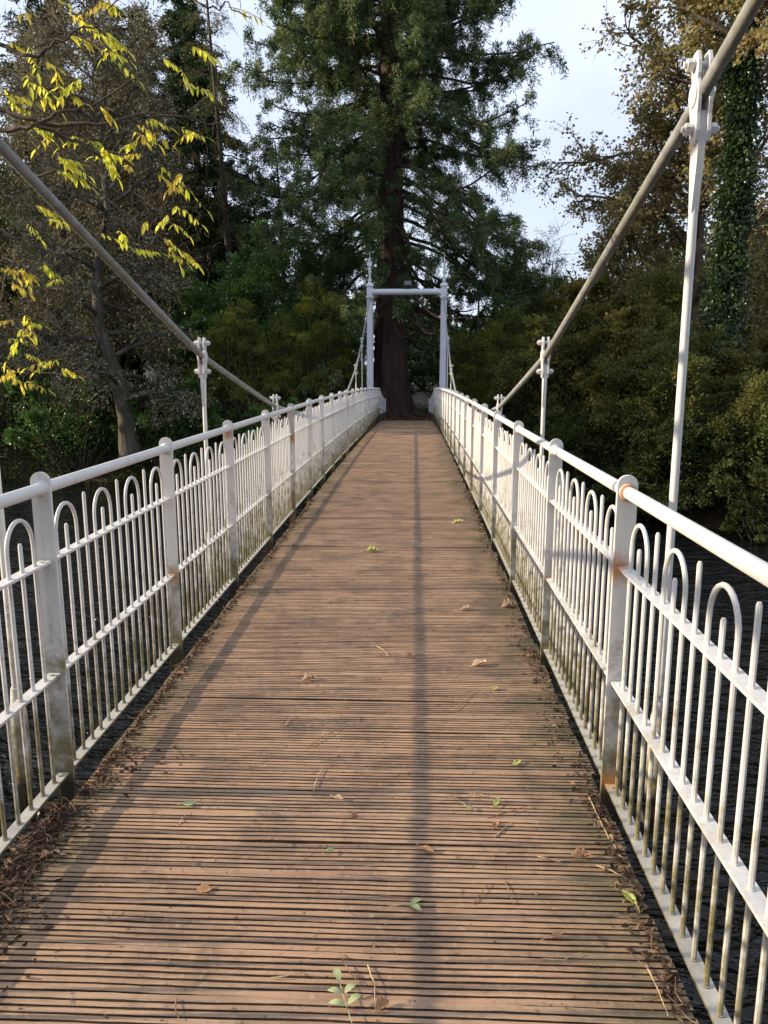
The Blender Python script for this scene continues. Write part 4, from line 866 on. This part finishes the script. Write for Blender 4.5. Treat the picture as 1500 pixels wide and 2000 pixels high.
# ---------------------------------------------------------------- leaf litter and fallen leaves on the deck
def litter():
    C = []; w = Wood()
    def strip(side, y0, y1, n, xin, thick):
        y = rng.uniform(y0, y1, n); x = side * ((.99 if y1 < 2.7 and side < 0 else .945 if side < 0 else .975) - np.abs(rng.normal(0, xin, n))); hz = rng.random(n) * thick * np.exp(-((1.0 - np.abs(x)) / (xin * 1.2)) ** 2)
        z = np.array([dz(a) for a in y]) + .004 + hz; C.append(np.stack([x, y, z], 1))
    strip(-1, 1.8, 2.45, 1050, .055, .04); strip(-1, 1.5, 2.0, 350, .09, .03); strip(-1, 2.5, 4.2, 420, .022, .018); strip(-1, 2.5, 2.9, 90, .12, .012); strip(-1, 4, 9, 500, .02, .012); strip(-1, .9, 1.8, 200, .08, .02)
    strip(1, 1.2, 2.6, 300, .03, .015); strip(1, 2.4, 4.6, 230, .05, .015); strip(1, 4.6, 10, 250, .03, .012)
    C_ = np.concatenate(C); n = len(C_); D = rng.normal(size=(n, 3)) * (1, 1, .35)
    s = rng.uniform(.5, 1.3, n)
    o = leaves('leaf_litter', M['lf_litter'], C_, D, .030 * s, .013 * s, None, fold=.3, kind='stuff')
    for i in range(520):
        q = C_[int(rng.integers(n))] + (0, 0, .004); P = grow(q, rng.normal(size=3) * (1, 1, .12), rng.uniform(.02, .10), 4, .25, (0, 0, 0)); P[:, 2] = np.maximum(P[:, 2], q[2] - .004); w.line(P, .0016, .0008, 4)
    t = w.build('twig_litter', M['litter_twig'], None); t['kind'] = 'stuff'
    # specks: seeds, needles and crumbs scattered over the boards
    n = 1500; y = 1.2 + rng.random(n) ** 1.6 * 12; x = rng.uniform(-.93, .93, n); z = np.array([dz(a) for a in y]) + .0035
    leaves('leaf_crumbs', M['lf_litter'], np.stack([x, y, z], 1), rng.normal(size=(n, 3)) * (1, 1, .1), rng.uniform(.005, .014, n), rng.uniform(.003, .006, n), None, up=np.array([0, 0, 4.]), kind='stuff', tint=rng.uniform(.2, 1, n))
M['litter_twig'] = simple('litter_twig', (.22, .13, .08), .85, .4, 50)
litter()
def fallen(u, v, L, Wd, m, label, az=0., curl=.8, lobed=False, name='fallen_leaf', group=None, stalk=.5, cat='leaf'):
    p = atz(u, v, 0.0); p = atz(u, v, dz(p[1]) + .006); mb = MB(); nr, nc = 9, 5; V = []
    for i in range(nr):
        t = i / (nr - 1); wv = math.sin(math.pi * min(1, t * .92 + .06)) ** .8 * (1 + (.28 * math.cos(t * 19) if lobed else .04 * math.cos(t * 30)))
        for j in range(nc):
            s = (j / (nc - 1) - .5) * 2; x = (t - .5) * L; yy = s * Wd * .5 * wv; zz = curl * Wd * (.42 * (s * wv) ** 2 + .25 * (t - .5) ** 2 * 2) + .002 + rng.normal(0, .03) * Wd * curl
            V.append((x, yy, zz))
    mb.add(V, [(i * nc + j, i * nc + j + 1, (i + 1) * nc + j + 1, (i + 1) * nc + j) for i in range(nr - 1) for j in range(nc - 1)])
    mb.tube([(-.5 * L, 0, .004), (-.5 * L - stalk * L * .5, .05 * L, .006), (-.5 * L - stalk * L, .16 * L, .003)], .0012, 5)
    o = mb.build(name, m, None, p, smooth=True); md = o.modifiers.new('thickness', 'SOLIDIFY'); md.thickness = .0007
    o.rotation_euler = (rng.normal(0, .12), rng.normal(0, .12), az); return tag(o, label, cat, group)
B, T_, G, Y_ = M['lf_brown'], M['lf_tan'], M['lf_pale'], M['lf_lime']
fallen(605, 1327, .075, .05, T_, 'crumpled tan leaf on the deck left of centre', .4, 1.2, True)
fallen(938, 1297, .085, .05, T_, 'large curled pinkish tan leaf on the deck right of the long shadow', .3, 1.0)
fallen(728, 1076, .11, .07, Y_, 'yellow green curled leaf in the middle of the deck, farthest of the big ones', .2, 1.0, True)
fallen(835, 1661, .05, .022, B, 'small orange brown leaf on the long shadow', -.4, 1.0)
fallen(968, 1613, .045, .024, B, 'orange brown leaf beside a short twig', 1.3, 1.0)
fallen(970, 1567, .05, .022, Y_, 'small yellow green leaf above the orange brown one', 1.2, .5)
fallen(884, 1560, .038, .022, T_, 'small tan upright leaf right of the long shadow', 1.1, 1.2)
fallen(934, 1553, .035, .02, T_, 'tiny tan leaf just left of the yellow green leaf', .2, 1.2)
fallen(917, 1580, .035, .02, G, 'tiny whitish leaf left of the orange brown leaf', -.5, .9)
fallen(1137, 1674, .07, .04, B, 'golden brown leaf with long stalk near the right railing', .2, 1.1, True, stalk=1.4)
fallen(1090, 1828, .05, .02, B, 'narrow brown leaf near the bottom right of the deck', .4, 1.0)
fallen(400, 1738, .045, .035, B, 'reddish brown flattened leaf on the left half of the deck', .1, .4, True)
fallen(371, 1570, .045, .032, G, 'round pale green leaf near the left shadow band', .5, .4)
fallen(745, 1965, .042, .03, B, 'crumpled orange brown leaf at the bottom edge of the photo', .7, 1.2, True)
fallen(1228, 1755, .07, .03, Y_, 'yellow green leaf against the right railing base', 1.9, .8)
fallen(912, 1190, .09, .04, T_, 'pale brown leaf on the deck, third nearest the right railing', .1, 1.0, True)
fallen(995, 1183, .11, .06, T_, 'pale curled leaf tuft by the right railing', .4, 1.2, True)
fallen(895, 1020, .12, .05, Y_, 'yellowish leaf by the fourth right post', .1, 1.0, True)
fallen(885, 944, .16, .05, Y_, 'distant yellowish leaf near the right railing', .0, .8, True)
fallen(1040, 1285, .07, .045, B, 'rusty brown leaf by the foot of the second right post', .5, 1.1, True)
fallen(693, 1593, .03, .018, B, 'tiny brown leaf left of the long shadow', .6, 1.1)
fallen(662, 1560, .035, .02, T_, 'tiny tan curled leaf in the left half, above the tiny brown one', -.2, 1.1)
fallen(645, 1662, .035, .018, G, 'tiny grey green leaf left of centre', .9, .7)
fallen(92, 1672, .045, .03, B, 'bright orange leaf lying on the leaf litter by the left railing', 1.0, .9, True)
fallen(800, 1280, .04, .025, B, 'small dark leaf on the left rim of the long shadow', .2, 1.0)
fallen(967, 1345, .04, .03, Y_, 'small green curled leaf below the large pinkish tan leaf', 1.3, .8)
fallen(1010, 1490, .045, .022, Y_, 'small olive leaf in the right third of the deck', .7, .7)
fallen(352, 1316, .05, .03, B, 'dull brown leaf beside the second left post', .0, .5, True)
def sprig(u, v, parts, az, label):
    p = atz(u, v, .004); o = empty('leaf_sprig', p, label, 'leaf sprig'); o.rotation_euler = (0, 0, az); s = MB(); s.tube([(-.06, 0, .003), (0, .002, .006), (.075, 0, .004)], .0012, 5); s.build('stalk', G, o)
    for x, y, a, L, Wd in parts:
        mb = MB(); rows = []
        for t in np.linspace(0, 1, 8):
            ww = math.sin(math.pi * min(1, t * .94 + .03)) ** .75 * Wd * .5; c = np.array([x + math.cos(a) * L * t, y + math.sin(a) * L * t]); nrm = np.array([-math.sin(a), math.cos(a)])
            for k, sg in enumerate((-1, 0, 1)): q = c + nrm * ww * sg; rows.append((q[0], q[1], .005 + .10 * ww * abs(sg) + .006 * math.sin(t * 3)))
        mb.add(rows, [(i * 3 + j, i * 3 + j + 1, i * 3 + 4 + j, i * 3 + 3 + j) for i in range(7) for j in range(2)]); mb.build('leaflet', G, o, smooth=True)
sprig(676, 1962, [(.07, 0, .05, .045, .020), (.03, .004, 1.0, .038, .018), (.03, -.004, -1.0, .04, .019), (-.005, .004, 1.15, .04, .019), (-.005, -.004, -1.1, .042, .02)], 1.9, 'pale green sprig of five leaflets at the bottom edge of the photo')
sprig(800, 1770, [(.0, 0, .5, .045, .018), (.0, 0, -.75, .042, .02)], .1, 'pair of pale green leaflets on the deck near the camera')
def twig(pts, r, label, m=None):
    P = []
    for u, v in pts: q = atz(u, v, 0.0); q = atz(u, v, dz(q[1]) + .005); P.append(q)
    P = np.array(P); t = np.linspace(0, len(P) - 1, (len(P) - 1) * 4 + 1); P = np.stack([np.interp(t, np.arange(len(P)), P[:, i]) for i in range(3)], 1); P[:, 2] += .003 * np.abs(np.sin(t * 1.3)); P[:, :2] += rng.normal(size=(len(P), 2)) * .0008
    w = Wood(); w.line(P, r, r * .5, 6); o = w.build('twig', m or M['litter_twig'], None); 
    b = P[0]; me = o.data; me.transform(Matrix.Translation(-Vector(b))); o.location = b; tag(o, label, 'twig')
M['tan_twig'] = simple('tan_stalk', (.48, .36, .20), .7, .25, 60)
twig([(605, 1458), (630, 1440), (665, 1422)], .0018, 'thin brown twig left of the long shadow in mid deck')
twig([(612, 1545), (620, 1520), (632, 1498)], .0024, 'short yellow brown stalk left of centre', M['tan_twig'])
twig([(557, 1418), (565, 1405), (578, 1397)], .002, 'small tan curved stalk in the left half', M['tan_twig'])
twig([(350, 1610), (358, 1598), (370, 1585)], .0018, 'thin stalk below the round pale green leaf', M['tan_twig'])
twig([(362, 1362), (370, 1370), (372, 1378)], .002, 'tiny bent stalk beside the left shadow band', M['tan_twig'])
twig([(955, 1598), (990, 1588), (1038, 1573)], .0022, 'long brown twig above the orange brown leaf')
twig([(967, 1635), (985, 1618), (1000, 1606)], .0022, 'short twig right of the orange brown leaf', M['tan_twig'])
twig([(1050, 1672), (1090, 1684), (1135, 1676)], .0018, 'long curved pale stalk of the golden brown leaf', M['tan_twig'])
twig([(1148, 1552), (1165, 1590), (1188, 1635), (1208, 1665)], .0024, 'long twig lying along the base of the right railing', M['tan_twig'])
twig([(1165, 1690), (1195, 1702), (1225, 1718)], .002, 'twig right of the golden brown leaf', M['tan_twig'])
twig([(1060, 1873), (1100, 1877), (1135, 1862)], .0022, 'pale curved stalk near the bottom right', M['tan_twig'])
twig([(925, 1765), (940, 1745), (958, 1724)], .0018, 'dark thin twig in the lower right half')
twig([(985, 1720), (996, 1745), (1003, 1768)], .0018, 'dark twig leaning away from the first, lower right')
twig([(662, 1862), (680, 1895), (702, 1925)], .0018, 'reddish twig near the bottom centre')
twig([(718, 1885), (732, 1925), (733, 1972)], .002, 'pale bent stalk beside the crumpled leaf at the bottom', M['tan_twig'])
twig([(1262, 1885), (1280, 1925), (1306, 1985)], .0024, 'tan twig at the bottom right corner of the deck', M['tan_twig'])
twig([(530, 1910), (560, 1908), (587, 1900)], .0018, 'short pale stalk at the lower left', M['tan_twig'])
twig([(205, 1800), (218, 1788), (230, 1776)], .0018, 'short dark twig on the lower left shadow')
twig([(345, 1950), (342, 1970), (350, 1992)], .0018, 'dark upright twig fragment at the bottom left')
twig([(740, 1748), (800, 1757), (840, 1762)], .0016, 'fine straight stalk behind the pale leaflets')
twig([(880, 1390), (905, 1370), (925, 1352)], .002, 'fine stalk right of the long shadow in mid deck', M['tan_twig'])
twig([(735, 1262), (750, 1270), (758, 1282)], .0022, 'small hooked stalk near the middle of the deck', M['tan_twig'])
twig([(400, 1243), (415, 1235), (432, 1228)], .0024, 'pale stalk near the third left post', M['tan_twig'])
# families of repeats
for nm, g in (('fallen_leaf', 'dead leaves scattered on the deck'), ('twig', 'twigs and leaf stalks scattered on the deck'), ('leaf_sprig', 'green leaflet sprigs on the deck'),
              ('bank_bush', 'bushes on the right bank'), ('brown_bush', 'brown bushes on the right bank'), ('low_shrub', 'low shrubs at the right water edge'), ('bank_shrub', 'low shrubs at the left water edge'),
              ('laurel_bush', 'laurel bushes on the left bank'), ('olive_bush', 'olive green bushes on the left bank'), ('lichen_tree', 'grey lichen covered trees on the left bank'),
              ('holly_tree', 'tall dark evergreens behind the left bank'), ('conifer_tree', 'dark conifers behind the banks'), ('sycamore_tree', 'autumn leaved trees on the right bank')):
    for o_ in bpy.data.objects:
        if o_.parent is None and o_.name.split('.')[0] == nm: o_['group'] = g
#END
